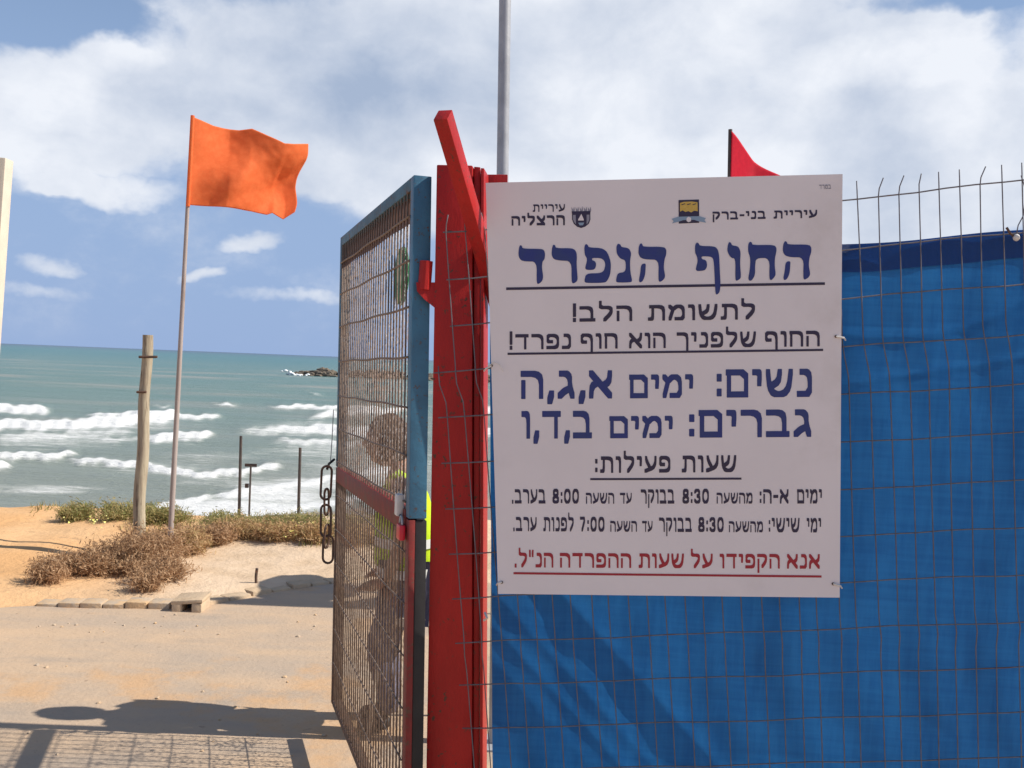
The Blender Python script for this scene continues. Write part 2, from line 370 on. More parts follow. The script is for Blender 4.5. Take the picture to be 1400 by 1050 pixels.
b = q.n('ShaderNodeBump'); b.inputs['Distance'].default_value = .006; b.inputs['Strength'].default_value = .6
q.put(b.inputs['Height'], q.m('ADD', q.noise(o_, 40, 8, .75), q.m('MULTIPLY', q.noise(o_, 5, 5, .6), 3))); rm.node_tree.links.new(b.outputs[0], p.inputs['Normal'])
tag(mesh('road', V, Fc, rm, smooth=True), kind='structure')

# kerb: separate stones, half buried in sand
kb = MB()
stones = []
k0 = onz(48, 829, 0); k1 = onz(232, 834, 0)
seg = 6; d = (k1 - k0); L = d.length / seg; dn = d.normalized(); nn = Vector((-dn.y, dn.x, 0))
kroot = None
for i in range(seg):
    c = k0 + dn * (L * (i + .5)) + nn * (.07 + random.uniform(-.008, .008)); hgt = .032 + random.uniform(-.014, .006) + .022 * (i / seg)
    mb = MB().box(c + Vector((0, 0, hgt - .1)), dn * (L / 2 - .002), nn * .075, Vector((random.uniform(-.004, .004), 0, .1)), .012)
    if kroot is None:
        kroot = mb.build('kerb', M_kerb); tag(kroot, kind='structure'); flat_smooth(kroot)
    else: flat_smooth(mb.build('kerb_stone', M_kerb, kroot))
a0 = onz(282, 829, 0); pts = [a0, onz(345, 816, 0), onz(400, 806, 0), onz(452, 799, 0), onz(520, 790, 0)]
for a, b in zip(pts, pts[1:]):
    for h in (0, 1):
        s_, e_ = a.lerp(b, h / 2), a.lerp(b, (h + 1) / 2); dn2 = (e_ - s_).normalized(); n2_ = Vector((-dn2.y, dn2.x, 0))
        flat_smooth(MB().box((s_ + e_) / 2 + n2_ * .07 + Vector((0, 0, -.068 + random.uniform(-.014, .006))), dn2 * ((e_ - s_).length / 2 - .006), n2_ * .07, (0, 0, .1), .014).build('kerb_stone', M_sandc, kroot))
# drain block
bb = onz(254, 838, 0); dk = empty('drain_block', bb, 'sandy concrete drain block with a dark hole at the gap in the kerb', 'concrete block')
mb = MB(); w_, dp, h_ = .105, .11, .16
mb.box(bb + Vector((-.065, .10, .012)), (.035, 0, 0), (0, .10, 0), (0, 0, .052), .012)
mb.box(bb + Vector((.07, .10, .014)), (.035, 0, 0), (0, .10, 0), (0, 0, .052), .012)
mb.box(bb + Vector((.002, .11, .076)), (.108, 0, .010), (0, .11, .004), (0, 0, .014), .010)
flat_smooth(mb.build('casing', M_sandc, dk)); MB().box(bb + Vector((.002, .15, .012)), (.028, 0, 0), (0, .03, 0), (0, 0, .046)).build('drain_dark_fill', M_black, dk)  # solid black block stands for the shade inside the hole
st_ = onz(348, 808, 0)
sb = MB().tube([st_ + Vector((0, .05, 0)), st_ + Vector((-.005, .05, .1)), st_ + Vector((0.0, .05, .16))], .012, 6).build('iron_stub', M_rust, origin=st_)
tag(sb, 'short dark iron stub sticking out of the kerb beside the shadow patch', 'metal stub')
# scattered pebbles
pb = MB()
for i in range(45):
    px, py = random.uniform(5, 450), random.choice([random.uniform(835, 870), random.uniform(840, 1045)])
    P = onz(px, py, .008); r = random.choice([.006, .008, .012]) * random.uniform(.7, 1.3)
    pb.ico(P, r, 1, (1, 1.2, .6), .25, i)
tag(pb.build('pebbles', M_kerb), 'small pale pebbles scattered over the sandy road', 'pebbles', kind='stuff')

# ------------------------------------------------------------------ sea
crests = [  # photo-space description of the breakers as seen on the day: points, thickness above / below, strength, height
    ([(-300, 552), (0, 558), (66, 562)], 5, 7, 1.15, .45), ([(-300, 574), (0, 580), (70, 582), (150, 577), (215, 570), (240, 568)], 5, 8, 1.2, .5),
    ([(125, 569), (190, 568), (300, 571)], 2.5, 4, .95, .3), ([(205, 600), (240, 599), (291, 595)], 4, 6, 1.15, .45), ([(298, 552), (322, 554)], 2, 3, .9, .3),
    ([(375, 556), (455, 558), (520, 560)], 2, 4, .9, .3), ([(215, 555), (232, 556)], 2, 3, .6, .2), ([(422, 533), (440, 542)], 1.5, 2.5, .5, .2),
    ([(430, 572), (455, 566), (560, 560)], 4, 5, .9, .3), ([(-200, 622), (0, 624), (70, 626), (106, 622)], 3, 5, .9, .35), ([(-60, 636), (14, 638)], 6, 6, 1.2, .4),
    ([(105, 630), (190, 636), (270, 650), (330, 647), (384, 638)], 3, 5, .9, .25), ([(305, 677), (380, 668), (455, 655), (560, 640)], 3, 4, 1.0, .12),
    ([(205, 695), (250, 688), (292, 680)], 3, 5, .75, .1), ([(335, 706), (400, 698), (455, 688), (560, 672)], 3, 4, 1.1, .05), ([(140, 600), (200, 602)], 3, 5, .4, .15),
    ([(435, 583), (455, 588), (560, 592)], 7, 8, .9, .3), ([(330, 590), (430, 586)], 4, 8, .45, .2), ([(0, 596), (180, 592)], 5, 8, .4, .1), ([(380, 603), (455, 606), (560, 610)], 3, 5, .6, .2),
    ([(650, 590), (900, 585)], 4, 8, .9, .3), ([(640, 560), (1200, 550)], 4, 8, .9, .3), ([(700, 620), (1400, 610)], 5, 9, .9, .3), ([(-800, 600), (-300, 604)], 5, 8, .9, .3)]
patches = [(60, 606, 130, 14, .45), (60, 670, 110, 9, .65), (300, 625, 90, 10, .4), (250, 640, 120, 12, .35), (380, 690, 130, 22, .75), (400, 670, 110, 18, .5), (300, 700, 120, 14, .6), (410, 615, 90, 12, .35),
           (340, 660, 120, 12, .3), (400, 585, 80, 14, .4), (150, 582, 160, 14, .3), (290, 695, 80, 14, .4), (20, 690, 200, 8, .15), (520, 640, 160, 40, .5), (520, 590, 120, 14, .4)]
cols = np.concatenate([np.arange(-3000, -120, 60), np.arange(-120, 620, 3), np.arange(620, 4600, 40)]).astype(float)
tdep = np.concatenate([np.linspace(420, 217, 40), np.linspace(215, 60, 170), np.linspace(59.3, 12, 100), np.array([11, 10, 9, 8, 7, 6, 5, 4, 3, 2, 1.4, 1, .7, .45])])  # px below the horizon
H0 = EYE - SEA_Z
V = np.zeros((len(tdep), len(cols), 3)); foam = np.zeros((len(tdep), len(cols)))
xs = (cols - 700) / F
for j, t in enumerate(tdep):
    D = H0 * F / t
    V[j, :, 0] = xs * D; V[j, :, 1] = D
    py = 496.7 + .0396 * (cols - 700) + t; px = cols
    fo = np.zeros(len(cols)); hh = np.zeros(len(cols))
    for pts, ta, tb, stg, wh in crests:
        X = [a for a, b in pts]; Yp = [b for a, b in pts]
        yl = np.interp(px, X, Yp); fade = np.clip((px - X[0] + 12) / 24, 0, 1) * np.clip((X[-1] + 8 - px) / 16, 0, 1)
        yl = yl + 1.2 * np.sin(px * .11 + Yp[0]) + .8 * np.sin(px * .31 + X[0])
        dlt = py - yl
        fo += stg * fade * np.where(dlt < 0, np.exp(-(dlt / ta * 1.6) ** 2), np.exp(-np.abs(dlt / tb * 1.15) ** 3))
        fo += .30 * stg * fade * np.where(dlt > 0, np.exp(-dlt / 12), np.exp(dlt / 4))
        hh += wh * fade * np.where(dlt < 0, np.exp(-(dlt / 7) ** 2), np.exp(-(dlt / 4.0) ** 2))
    for cx, cy, ax_, ay_, am in patches:
        fo += am * np.clip(1 - ((px - cx) / ax_) ** 2 - ((py - cy) / ay_) ** 2, 0, 1)
    foam[j] = fo
    sw = .10 * np.sin(D / 3.1 + xs * D / 17 + 1.5 * np.sin(xs * D / 23)) * min(1, 60 / t) + .05 * np.sin(D / 1.3 + xs * D / 5)
    V[j, :, 2] = SEA_Z + (hh + sw * (1 if t > 14 else 0)) * (1 if t > 3 else 0) * min(1, t / 30)
nr, nc = len(tdep), len(cols)
far = []
idx = np.arange(nr * nc).reshape(nr, nc)
Fq = np.stack([idx[:-1, :-1], idx[:-1, 1:], idx[1:, 1:], idx[1:, :-1]], -1).reshape(-1, 4)
md = bpy.data.meshes.new('sea'); md.vertices.add(nr * nc); md.vertices.foreach_set('co', V.reshape(-1))
md.loops.add(len(Fq) * 4); md.polygons.add(len(Fq)); md.loops.foreach_set('vertex_index', Fq.reshape(-1).astype(np.int32))
md.polygons.foreach_set('loop_start', np.arange(0, len(Fq) * 4, 4, dtype=np.int32)); md.polygons.foreach_set('use_smooth', np.ones(len(Fq), bool))
md.update(calc_edges=True)
at_ = md.attributes.new('foam', 'FLOAT', 'POINT'); at_.data.foreach_set('value', foam.reshape(-1).astype(np.float32))
sm = bpy.data.materials.new('sea_water'); sm.use_nodes = True; q = NG(sm.node_tree); p = sm.node_tree.nodes['Principled BSDF']
o_ = q.n('ShaderNodeTexCoord').outputs['Object']; fa = q.n('ShaderNodeAttribute'); fa.attribute_name = 'foam'
sx = q.n('ShaderNodeSeparateXYZ'); sm.node_tree.links.new(o_, sx.inputs[0])
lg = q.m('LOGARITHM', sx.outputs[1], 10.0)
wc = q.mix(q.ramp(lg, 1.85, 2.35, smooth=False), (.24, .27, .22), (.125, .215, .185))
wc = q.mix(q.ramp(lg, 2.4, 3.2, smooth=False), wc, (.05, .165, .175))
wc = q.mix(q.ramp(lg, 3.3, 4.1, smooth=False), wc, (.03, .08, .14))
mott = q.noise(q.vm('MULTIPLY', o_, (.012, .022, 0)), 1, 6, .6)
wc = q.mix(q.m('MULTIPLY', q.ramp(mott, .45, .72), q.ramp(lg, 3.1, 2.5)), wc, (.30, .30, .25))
fn = q.noise(q.vm('MULTIPLY', o_, (.22, .75, 1)), 1, 8, .68, .4)
fn2 = q.noise(q.vm('MULTIPLY', o_, (1.2, 2.6, 1)), 1, 6, .7)
ff = q.ramp(q.m('ADD', fa.outputs['Fac'], q.m('ADD', q.m('MULTIPLY', q.m('SUBTRACT', fn, .5), 1.5), q.m('MULTIPLY', q.m('SUBTRACT', fn2, .5), 1.1))), .12, 1.15)
ff = q.m('MULTIPLY', ff, q.ramp(fa.outputs['Fac'], .04, .2))
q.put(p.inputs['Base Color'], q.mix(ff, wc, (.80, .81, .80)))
q.put(p.inputs['Roughness'], q.ramp(ff, 0, 1, .32, .9, smooth=False)); q.put(p.inputs['Specular IOR Level'], q.ramp(ff, 0, 1, .32, .05, smooth=False))
b = q.n('ShaderNodeBump'); b.inputs['Distance'].default_value = .9; b.inputs['Strength'].default_value = .9
q.put(b.inputs['Height'], q.m('ADD', q.noise(q.vm('MULTIPLY', o_, (.12, .5, 1)), 1, 7, .7), q.m('MULTIPLY', fn2, .3))); sm.node_tree.links.new(b.outputs[0], p.inputs['Normal'])
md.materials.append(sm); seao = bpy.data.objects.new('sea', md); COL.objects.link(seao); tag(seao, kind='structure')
# beach sand under the shoreline, rising out of the water to the right
V = []; Fc = []
for i in range(60):
    px = -900 + i * 45
    for j, off in enumerate((-40, -8, 0, 1.5, 6)):
        shore = 707 - .085 * max(0, px - 300) + 30 * (px < 200)
        P = onz(px, min(900, shore + 9), SEA_Z)
        V.append((P.x, P.y + off, SEA_Z + (.9, .25, .08, .02, -.25)[j]))
for i in range(59):
    for j in range(4): a = i * 5 + j; Fc.append((a, a + 5, a + 6, a + 1))
tag(mesh('beach', V, Fc, M_wet, smooth=True), kind='structure')

# breakwater
bp = onz(402, 513, SEA_Z); Db = bp.y
bw = empty('breakwater', (bp.x, Db, SEA_Z), 'low brown rock breakwater reaching into the sea at the horizon', 'breakwater')
mb = MB()
xr = bp.x
for i in range(420):
    t = random.random() ** 1.0; x = xr + t * 150; hmax = 4.6 * min(1, .35 + t * 6)
    w = random.uniform(-1, 1); h = hmax * (1 - abs(w)) * random.uniform(.6, 1)
    mb.ico((x, Db + 5 + w * 7 + t * 10, SEA_Z + h - .6), random.uniform(1.2, 2.0), 1, (1.2, 1, .75), .3, i)
mb.build('rock_pile', M_rock, bw)
sp = MB()
for i in range(30): sp.ico((xr + random.gauss(1, 2.2), Db - 3 + random.uniform(-2, 2), SEA_Z + abs(random.gauss(0, .9)) * (1.6 if i % 3 == 0 else .5)), random.uniform(.3, .8), 1, (1.6, 1, .7), .4, i)
M_foam = material('white_spray', (.85, .87, .88), None, 1, .9)
tag(sp.build('breaking_spray', M_foam, smooth=True), 'white spray where waves break on the tip of the breakwater', 'sea spray', kind='stuff')

# ------------------------------------------------------------------ vegetation
def leafy_material(name, pal):
    m = bpy.data.materials.new(name); m.use_nodes = True; t = m.node_tree; q = NG(t); p = t.nodes['Principled BSDF']
    a = q.n('ShaderNodeAttribute'); a.attribute_name = 'tint'; cr = q.n('ShaderNodeValToRGB'); q.put(cr.inputs[0], a.outputs['Fac'])
    e = cr.color_ramp.elements; e[0].position = 0; e[0].color = (*pal[0], 1); e[1].position = 1; e[1].color = (*pal[-1], 1)
    for i, c_ in enumerate(pal[1:-1]): x = e.new((i + 1) / (len(pal) - 1)); x.color = (*c_, 1)
    q.put(p.inputs['Base Color'], cr.outputs[0]); p.inputs['Roughness'].default_value = .8; p.inputs['Specular IOR Level'].default_value = .2
    tl = q.n('ShaderNodeBsdfTranslucent'); q.put(tl.inputs[0], cr.outputs[0]); mx = q.n('ShaderNodeMixShader'); mx.inputs[0].default_value = .3
    t.links.new(p.outputs[0], mx.inputs[1]); t.links.new(tl.outputs[0], mx.inputs[2]); t.links.new(mx.outputs[0], t.nodes['Material Output'].inputs[0]); return m
M_dry = leafy_material('dry_brush', [(.30, .17, .09), (.44, .27, .15), (.56, .38, .23), (.40, .24, .13)])
M_mixd = leafy_material('half_dry_brush', [(.44, .26, .13), (.52, .33, .17), (.40, .30, .13), (.58, .40, .23)])
M_grn = leafy_material('green_scrub', [(.19, .21, .07), (.34, .31, .12), (.48, .37, .18), (.26, .24, .08)])
M_flw = material('yellow_petals', (.80, .74, .15), (.85, .80, .35), 50, .7)
def brush_mesh(name, w, h, d, n_st, mt, seed, leaf=.02, twig=.0022):
    """branching twigs with small leaf faces, base at the origin"""
    rg = random.Random(seed); Vv = []; Ff = []; T = []
    def tri(a, b_, c_, t): k = len(Vv); Vv.extend([a, b_, c_]); Ff.append((k, k + 1, k + 2)); T.extend([t] * 3)
    def quad(p_, q_, r_, t):
        dd = (q_ - p_); s = dd.cross(Vector((rg.gauss(0, 1), rg.gauss(0, 1), .3))).normalized() * r_; k = len(Vv)
        Vv.extend([p_ - s, p_ + s, q_ + s * .5, q_ - s * .5]); Ff.append((k, k + 1, k + 2, k + 3)); T.extend([t] * 4)
    cl = [(rg.uniform(0, 2 * math.pi), math.sqrt(rg.random()), rg.uniform(.45, 1.0)) for _ in range(max(5, n_st // 24))]
    for i in range(n_st):
        ca, cr_, chh = cl[i % len(cl)]; cx_, cy_ = math.cos(ca) * cr_ * .8 + rg.gauss(0, .16), math.sin(ca) * cr_ * .8 + rg.gauss(0, .16)
        a = math.atan2(cy_, cx_); rr = min(1.15, math.hypot(cx_, cy_)); out = 1.35 if rg.random() < .08 else 1.0
        tip = Vector((math.cos(a) * rr * w / 2, math.sin(a) * rr * d / 2, h * (1 - .45 * rr * rr) * chh * out * rg.uniform(.5, 1.1)))
        b0 = Vector((tip.x * .45 + rg.gauss(0, .03), tip.y * .45 + rg.gauss(0, .03), -.03)); mid = b0.lerp(tip, .55) + Vector((rg.gauss(0, .04), rg.gauss(0, .04), .05)); tt = rg.random()
        quad(b0, mid, twig, tt * .5); quad(mid, tip, twig * .8, tt * .6)
        for k in range(7):
            base = b0.lerp(mid, rg.random()) if k < 2 else mid.lerp(tip, rg.random()); dr = Vector((rg.gauss(0, 1), rg.gauss(0, 1), rg.gauss(.5, .8))).normalized() * rg.uniform(.04, .12)
            quad(base, base + dr, twig * .6, tt * .7)
            for z in range(2):
                c_ = base + dr * rg.uniform(.4, 1.1) + Vector((rg.gauss(0, .012), rg.gauss(0, .012), rg.gauss(0, .012))); u = Vector((rg.gauss(0, 1), rg.gauss(0, 1), rg.gauss(0, 1))).normalized() * leaf * rg.choice([.4, .6, .8, 1.0, 1.5]); v = u.orthogonal().normalized() * leaf * .45
                tri(c_ - u, c_ + v, c_ + u, min(1, max(0, tt + rg.gauss(0, .2))))
    md = bpy.data.meshes.new(name); md.from_pydata(Vv, [], Ff); md.materials.append(mt)
    at_ = md.attributes.new('tint', 'FLOAT', 'POINT'); at_.data.foreach_set('value', T); md.update(); return md
def brush(name, px, py, Yd, wpx, hpx, mt, n, label, seed, cat='shrub', group=None, leaf=.02):
    r = ray(px, py); P = CP + r * (Yd / r.y); z = ground_z(P.x, Yd); w = wpx * Yd / F; h = hpx * Yd / F
    o = bpy.data.objects.new(name, brush_mesh(name, w, h, w * .7, n, mt, seed, leaf)); COL.objects.link(o); o.location = (P.x, Yd, z); return tag(o, label, cat, group)
GR = 'dry shrubs on the sandy bank'
brush('dry_shrub', 190, 790, 7.7, 150, 66, M_dry, 315, 'large reddish brown dry shrub at the foot of the wooden post', 1, group=GR)
brush('dry_shrub', 150, 790, 7.5, 110, 34, M_dry, 180, 'low brown dry shrub on the sand left of the wooden post', 2, group=GR)
brush('dry_shrub', 215, 800, 7.35, 80, 31, M_dry, 150, 'small dark brown shrub just above the kerb beside the drain block', 3, group=GR)
brush('dry_shrub', 58, 805, 7.2, 75, 29, M_dry, 127, 'small round tan shrub alone on the bare sand at the left', 4, group=GR)
brush('dry_shrub', 105, 790, 7.5, 95, 29, M_dry, 112, 'thin straw coloured shrub between the lone tan shrub and the brown clump', 5, group=GR)
brush('dry_shrub', 262, 765, 8.5, 110, 30, M_mixd, 210, 'rusty brown shrub around the foot of the orange flag pole', 6, group=GR)
brush('dry_shrub', 325, 752, 9.0, 100, 25, M_mixd, 182, 'orange brown shrub below the tall thin dark pole', 7, group=GR)
brush('dry_shrub', 385, 748, 8.9, 95, 25, M_mixd, 168, 'grey brown shrub hanging over the pale bank edge near the chain', 8, group=GR)
brush('dry_shrub', 435, 740, 8.9, 80, 22, M_mixd, 140, 'ochre shrub on the bank directly behind the hanging chain', 9, group=GR)
brush('dry_shrub', 500, 745, 8.9, 100, 29, M_mixd, 140, 'ochre shrub on the bank behind the gate netting', 19, group=GR)
brush('dry_shrub', 232, 752, 8.6, 60, 34, M_dry, 110, 'small brown shrub wedged between the wooden post and the orange flag pole', 31, group=GR)
brush('dry_shrub', 288, 748, 8.8, 70, 26, M_dry, 120, 'low reddish shrub just right of the orange flag pole foot', 32, group=GR)
brush('dry_shrub', 205, 812, 7.1, 40, 18, M_dry, 60, 'tiny brown shrub growing over the kerb stones', 33, group=GR)
GG = 'green scrub along the crest'
brush('green_scrub', 108, 718, 9.6, 60, 14, M_grn, 152, 'dark green scrub tuft on the crest of the orange sand', 10, group=GG)
brush('green_scrub', 172, 722, 9.6, 90, 19, M_grn, 192, 'green scrub on the crest left of the wooden post', 11, group=GG)
brush('green_scrub', 225, 728, 9.5, 80, 20, M_grn, 176, 'green scrub on the crest between wooden post and flag pole', 12, group=GG)
brush('green_scrub', 298, 735, 9.5, 110, 16, M_grn, 224, 'green scrub on the crest right of the flag pole', 13, group=GG)
brush('green_scrub', 362, 732, 9.4, 100, 16, M_grn, 224, 'green scrub on the crest below the small signpost', 14, group=GG)
fs = brush('green_scrub', 415, 730, 9.3, 100, 19, M_grn, 256, 'yellow flowering green scrub on the crest behind the chain', 15, group=GG)
brush('green_scrub', 500, 728, 9.3, 110, 21, M_grn, 208, 'green scrub on the crest behind the gate netting', 16, group=GG)
# flowers
fl = MB()
for i in range(70):
    px = random.gauss(405, 22) if i < 55 else random.uniform(90, 160); Yd = random.uniform(8.9, 9.4); r = ray(px, 700); x = (CP + r * (Yd / r.y)).x
    c_ = Vector((x, Yd - .15, ground_z(x, Yd) + random.uniform(.06, .14))); rr = random.uniform(.008, .016); n_ = Vector((random.gauss(0, .5), -1, random.uniform(.2, 1.2))).normalized(); u = n_.orthogonal().normalized(); v = n_.cross(u)
    fl.add([c_ + (u * math.cos(k * math.pi / 3) + v * math.sin(k * math.pi / 3)) * rr * (1 if k % 2 else .6) for k in range(6)], [(0, 1, 2, 3, 4, 5)])
tag(fl.build('yellow_flowers', M_flw), 'tiny pale yellow flowers in the scrub on the crest', 'flowers', kind='stuff')
# creeping ground cover and dry litter
V = []; Fc = []; T = []
for i in range(5200):
    px = random.uniform(40, 620) if i % 3 else random.uniform(110, 620); Yd = random.uniform(8.2, 10.4); r = ray(px, 700); x = (CP + r * (Yd / r.y)).x
    if mn.noise(Vector((x * 1.3, Yd * 1.3, 5))) < -.05 + .6 * (Yd < 8.7) or (x < -3.6 and Yd < 9.7): continue
    z = ground_z(x, Yd); k = len(V); h = random.uniform(.02, .08); a = random.uniform(0, 6.28); w = .006
    dvx, dvy = math.cos(a) * w, math.sin(a) * w; lx, ly = random.gauss(0, .03), random.gauss(0, .03)
    V += [(x - dvx, Yd - dvy, z - .01), (x + dvx, Yd + dvy, z - .01), (x + lx, Yd + ly, z + h)]; Fc.append((k, k + 1, k + 2)); T += [random.random()] * 3
gc = mesh('grass_cover', V, Fc, M_grn); a_ = gc.data.attributes.new('tint', 'FLOAT', 'POINT'); a_.data.foreach_set('value', T)
tag(gc, 'sparse grass and creeping plants covering the crest', 'grass', kind='stuff')

# ------------------------------------------------------------------ posts and flags in the distance
def pole(name, p0, p1, r0, r1, mt, label, cat, n=14, group=None):
    p0, p1 = Vector(p0), Vector(p1); k = 8
    mb = MB().tube([p0.lerp(p1, i / k) for i in range(k + 1)], [r0 + (r1 - r0) * i / k for i in range(k + 1)], n)
    return tag(flat_smooth(mb.build(name, mt, origin=p0), 50), label, cat, group)
fb = at(232, 748, 8.4); fb.z = ground_z(fb.x, 8.4) - .05; ft = at(263, 158, 8.4)
pole('flagpole', fb, ft, .024, .014, M_pole, 'tall slim weathered pole carrying the orange flag', 'flagpole')
def cloth_flag(name, corners, mt, parent, depth, nx_, ny_, disp, origin=None):
    """corners TL, TR, BL, BR world points; disp(u,v) -> (offset along normal, offset up)"""
    V = []; Fc = []; TL, TR, BL, BR = corners; N = (TR - TL).cross(BL - TL).normalized()
    for j in range(ny_ + 1):
        for i in range(nx_ + 1):
            u, v = i / nx_, j / ny_; P = TL.lerp(TR, u).lerp(BL.lerp(BR, u), v); a, b_, c_ = disp(u, v)
            V.append(P + N * a + Vector((0, 0, 1)) * b_ + (TR - TL).normalized() * c_)
    for j in range(ny_):
        for i in range(nx_): a = j * (nx_ + 1) + i; Fc.append((a, a + 1, a + nx_ + 2, a + nx_ + 1))
    o = mesh(name, V, Fc, mt, parent, True, origin); s = o.modifiers.new('thickness', 'SOLIDIFY'); s.thickness = .001; s.offset = 0; return o
def wav(u, v):
    topedge = np.interp(u, [0, .18, .4, .5, .62, .76, .85, 1], [0, -.02, -.0, .03, -.01, -.05, -.03, .02])
    botedge = np.interp(u, [0, .2, .4, .6, .75, .8, .9, 1], [0, .0, .0, -.005, -.02, .0, -.05, .02])
    k = min(1, u * 3)
    s = .075 * math.sin(6.9 * u + 3.4 * v - .5) * k + .030 * math.sin(4.2 * u - 5.5 * v + 1.2) * k
    fold = math.sin(11 * u + 13 * v - 6 * u * v + .6); s += .012 * fold * abs(fold) * min(1, u * 5) * (1 - .4 * u)
    s += .007 * math.sin(24 * u + 21 * v + 3 * math.sin(5 * v)) * math.exp(-((v - .75 + .3 * u) / .3) ** 2) * min(1, u * 5)
    s += .022 * mn.noise(Vector((u * 2.6 + v * 2.2, v * 2.4 - u, 1))) * k + .003 * mn.noise(Vector((u * 16, v * 11, 4))) * k
    return s, topedge * (1 - v) + botedge * v, -.05 * max(0, v - .55) * u + .02 * math.sin(v * 9) * u ** 4
flag_root = empty('orange_flag', ft, 'large rippling orange flag flying from the tall slim pole', 'flag')
cloth_flag('flag_cloth', (at(264, 160, 8.38), at(421, 200, 8.86), at(257, 280, 8.38), at(404, 294, 8.80)), M_orange, flag_root, 0, 90, 60, wav)
MB().tube([at(263.5, 158, 8.385), at(257, 282, 8.385)], .017, 10).build('flag_sleeve', M_orange, flag_root)

# red flag beyond the sign
rb = at(985, 900, 7.0); rb.z = ground_z(rb.x, 7.0); rt = at(998.5, 177, 7.0)
pole('flagpole', rb, rt, .018, .014, M_dark, 'thin dark pole of the red flag, mostly hidden behind the sign', 'flagpole')
def wav2(u, v):
    return .09 * math.sin(u * 6 + v * 3) * min(1, u * 3) + .02 * math.sin(u * 20 + v * 12) * u, -.42 * u * u * (1 - v * .3) * 0, -.02 * math.sin(v * 7) * u
r2 = empty('red_flag', rt, 'drooping red flag whose peak shows above the white sign', 'flag')
cloth_flag('flag_cloth', (at(1000, 179, 6.98), at(1120, 292, 7.35), at(997, 330, 6.98), at(1100, 450, 7.3)), M_redflag, r2, 0, 50, 50, wav2)

# wooden post
wb = at(188, 752, 8.2); wb.z = ground_z(wb.x, 8.2) - .05; wt = at(202, 458, 8.2)
wp = empty('wooden_post', wb, 'weathered pale wooden post with rusty spikes standing in the dry shrub', 'post')
mb = MB(); V = []; N_ = 16; K = 26
for i in range(K + 1):
    c_ = wb.lerp(wt, i / K) + Vector((.006 * math.sin(i * .6), 0, 0)); rr = .052 - .010 * i / K
    V += [c_ + Vector((math.cos(a), math.sin(a), 0)) * rr * (1 + .09 * mn.noise(Vector((math.cos(a) * 2, math.sin(a) * 2, i * .22)))) for a in [2 * math.pi * k / N_ for k in range(N_)]]
Fc = [(i * N_ + k, i * N_ + (k + 1) % N_, (i + 1) * N_ + (k + 1) % N_, (i + 1) * N_ + k) for i in range(K) for k in range(N_)] + [tuple(K * N_ + k for k in range(N_))]
flat_smooth(mb.add(V, Fc).build('timber', M_wood, wp), 60)
for (px0, px1, py) in ((190, 215, 488), (187, 200, 536)): MB().tube([at(px0, py, 8.13), at(px1, py, 8.13)], .011, 6).build('spike', M_rust, wp)

# thin dark poles beyond the crest
def tpole(name, px0, px1, pt, Yd, r, label, cat='pole', group=None):
    t_ = at(px1, pt, Yd); b_ = at(px0, 720, Yd); b_.z = ground_z(b_.x, Yd) - .1
    return pole(name, b_, t_, r, r * .85, M_dark, label, cat, 8, group)
tpole('iron_pole', 327, 329.5, 596, 13, .022, 'taller thin dark pole beyond the crest, left of the small signpost', group='dark poles on the slope')
tpole('iron_pole', 408, 410.5, 612, 13, .022, 'thin dark pole beyond the crest nearest the chain', group='dark poles on the slope')
spb = at(340, 720, 14); spb.z = ground_z(spb.x, 14) - .1; spt = at(343, 636, 14)
sp_ = empty('beach_signpost', spb, 'tiny dark signpost with a flat plate on the slope between two thin poles', 'signpost')
MB().tube([spb, spt], .014, 8).build('post', M_dark, sp_); MB().box(spt, (.085, 0, 0), (0, .008, 0), (0, 0, .022), .004).build('plate', M_dark, sp_); MB().box(at(337.5, 664, 14), (.025, 0, 0), (0, .02, 0), (0, 0, .03), .006).build('small_box', M_dark, sp_)
# leaning cream post on the left edge
cb = at(-43, 850, 6); cb.z = -.02; ct = at(2, 217, 6)
cpo = empty('cream_post', cb, 'cream painted post cut by the left edge of the photo', 'post')
flat_smooth(MB().box((cb + ct) / 2, ((ct - cb).normalized().cross(Vector((0, 1, 0)))).normalized() * .05, (0, .05, 0), (ct - cb) / 2, .008).build('shaft', M_cream, cpo))
# grey steel pole behind the sign
sb0 = at(667, 900, 4.6); sb0.z = 0; s1_, s2_ = at(690.5, 0, 4.6), at(687, 245, 4.6); st2 = s2_ + (s1_ - s2_) * 4.5; dirp = (s1_ - s2_); sb0 = s2_ - dirp * (s2_.z / dirp.z)
gp = empty('steel_pole', sb0, 'tall grey steel pole rising behind the red post and the sign', 'pole')
flat_smooth(MB().tube([sb0, st2], .0275, 24).build('shaft', M_steel, gp), 50); MB().box(sb0 + Vector((0, 0, .008)), (.1, 0, 0), (0, .1, 0), (0, 0, .008), .003).build('base_plate', M_steel, gp)

# ------------------------------------------------------------------ sign plane
TLc = Vector((-.07558, .57738, -2.8575)); rt_c = Vector((.99635, .00727, .0850)).normalized(); dn_c = Vector((.02793, -.99406, -.10524)).normalized()
TL = CP + CM @ TLc; SR = (CM @ rt_c).normalized(); SD = (CM @ dn_c).normalized(); SN = SR.cross(SD).normalized()   # SN points away from the camera
SD = SN.cross(SR).normalized()
def bow(P):
    d_ = P - TL; u, v = d_.dot(SR), d_.dot(SD)
    return SN * (-.0045 * math.sin(math.pi * min(1, max(0, u))) * math.sin(math.pi * min(1, max(0, v / 1.2))) + .0022 * mn.noise(Vector((u * 2.3, v * 2.3, 6))))
def sp2(px, py, off=0.0):                                # off > 0 is towards the camera
    P = onplane(px, py, TL - SN * off, SN); return P + bow(P)
PTS = [onplane(x_, y_, TL, SN) for x_, y_ in ((664, 250), (1152, 238), (1148, 817), (681, 812))]
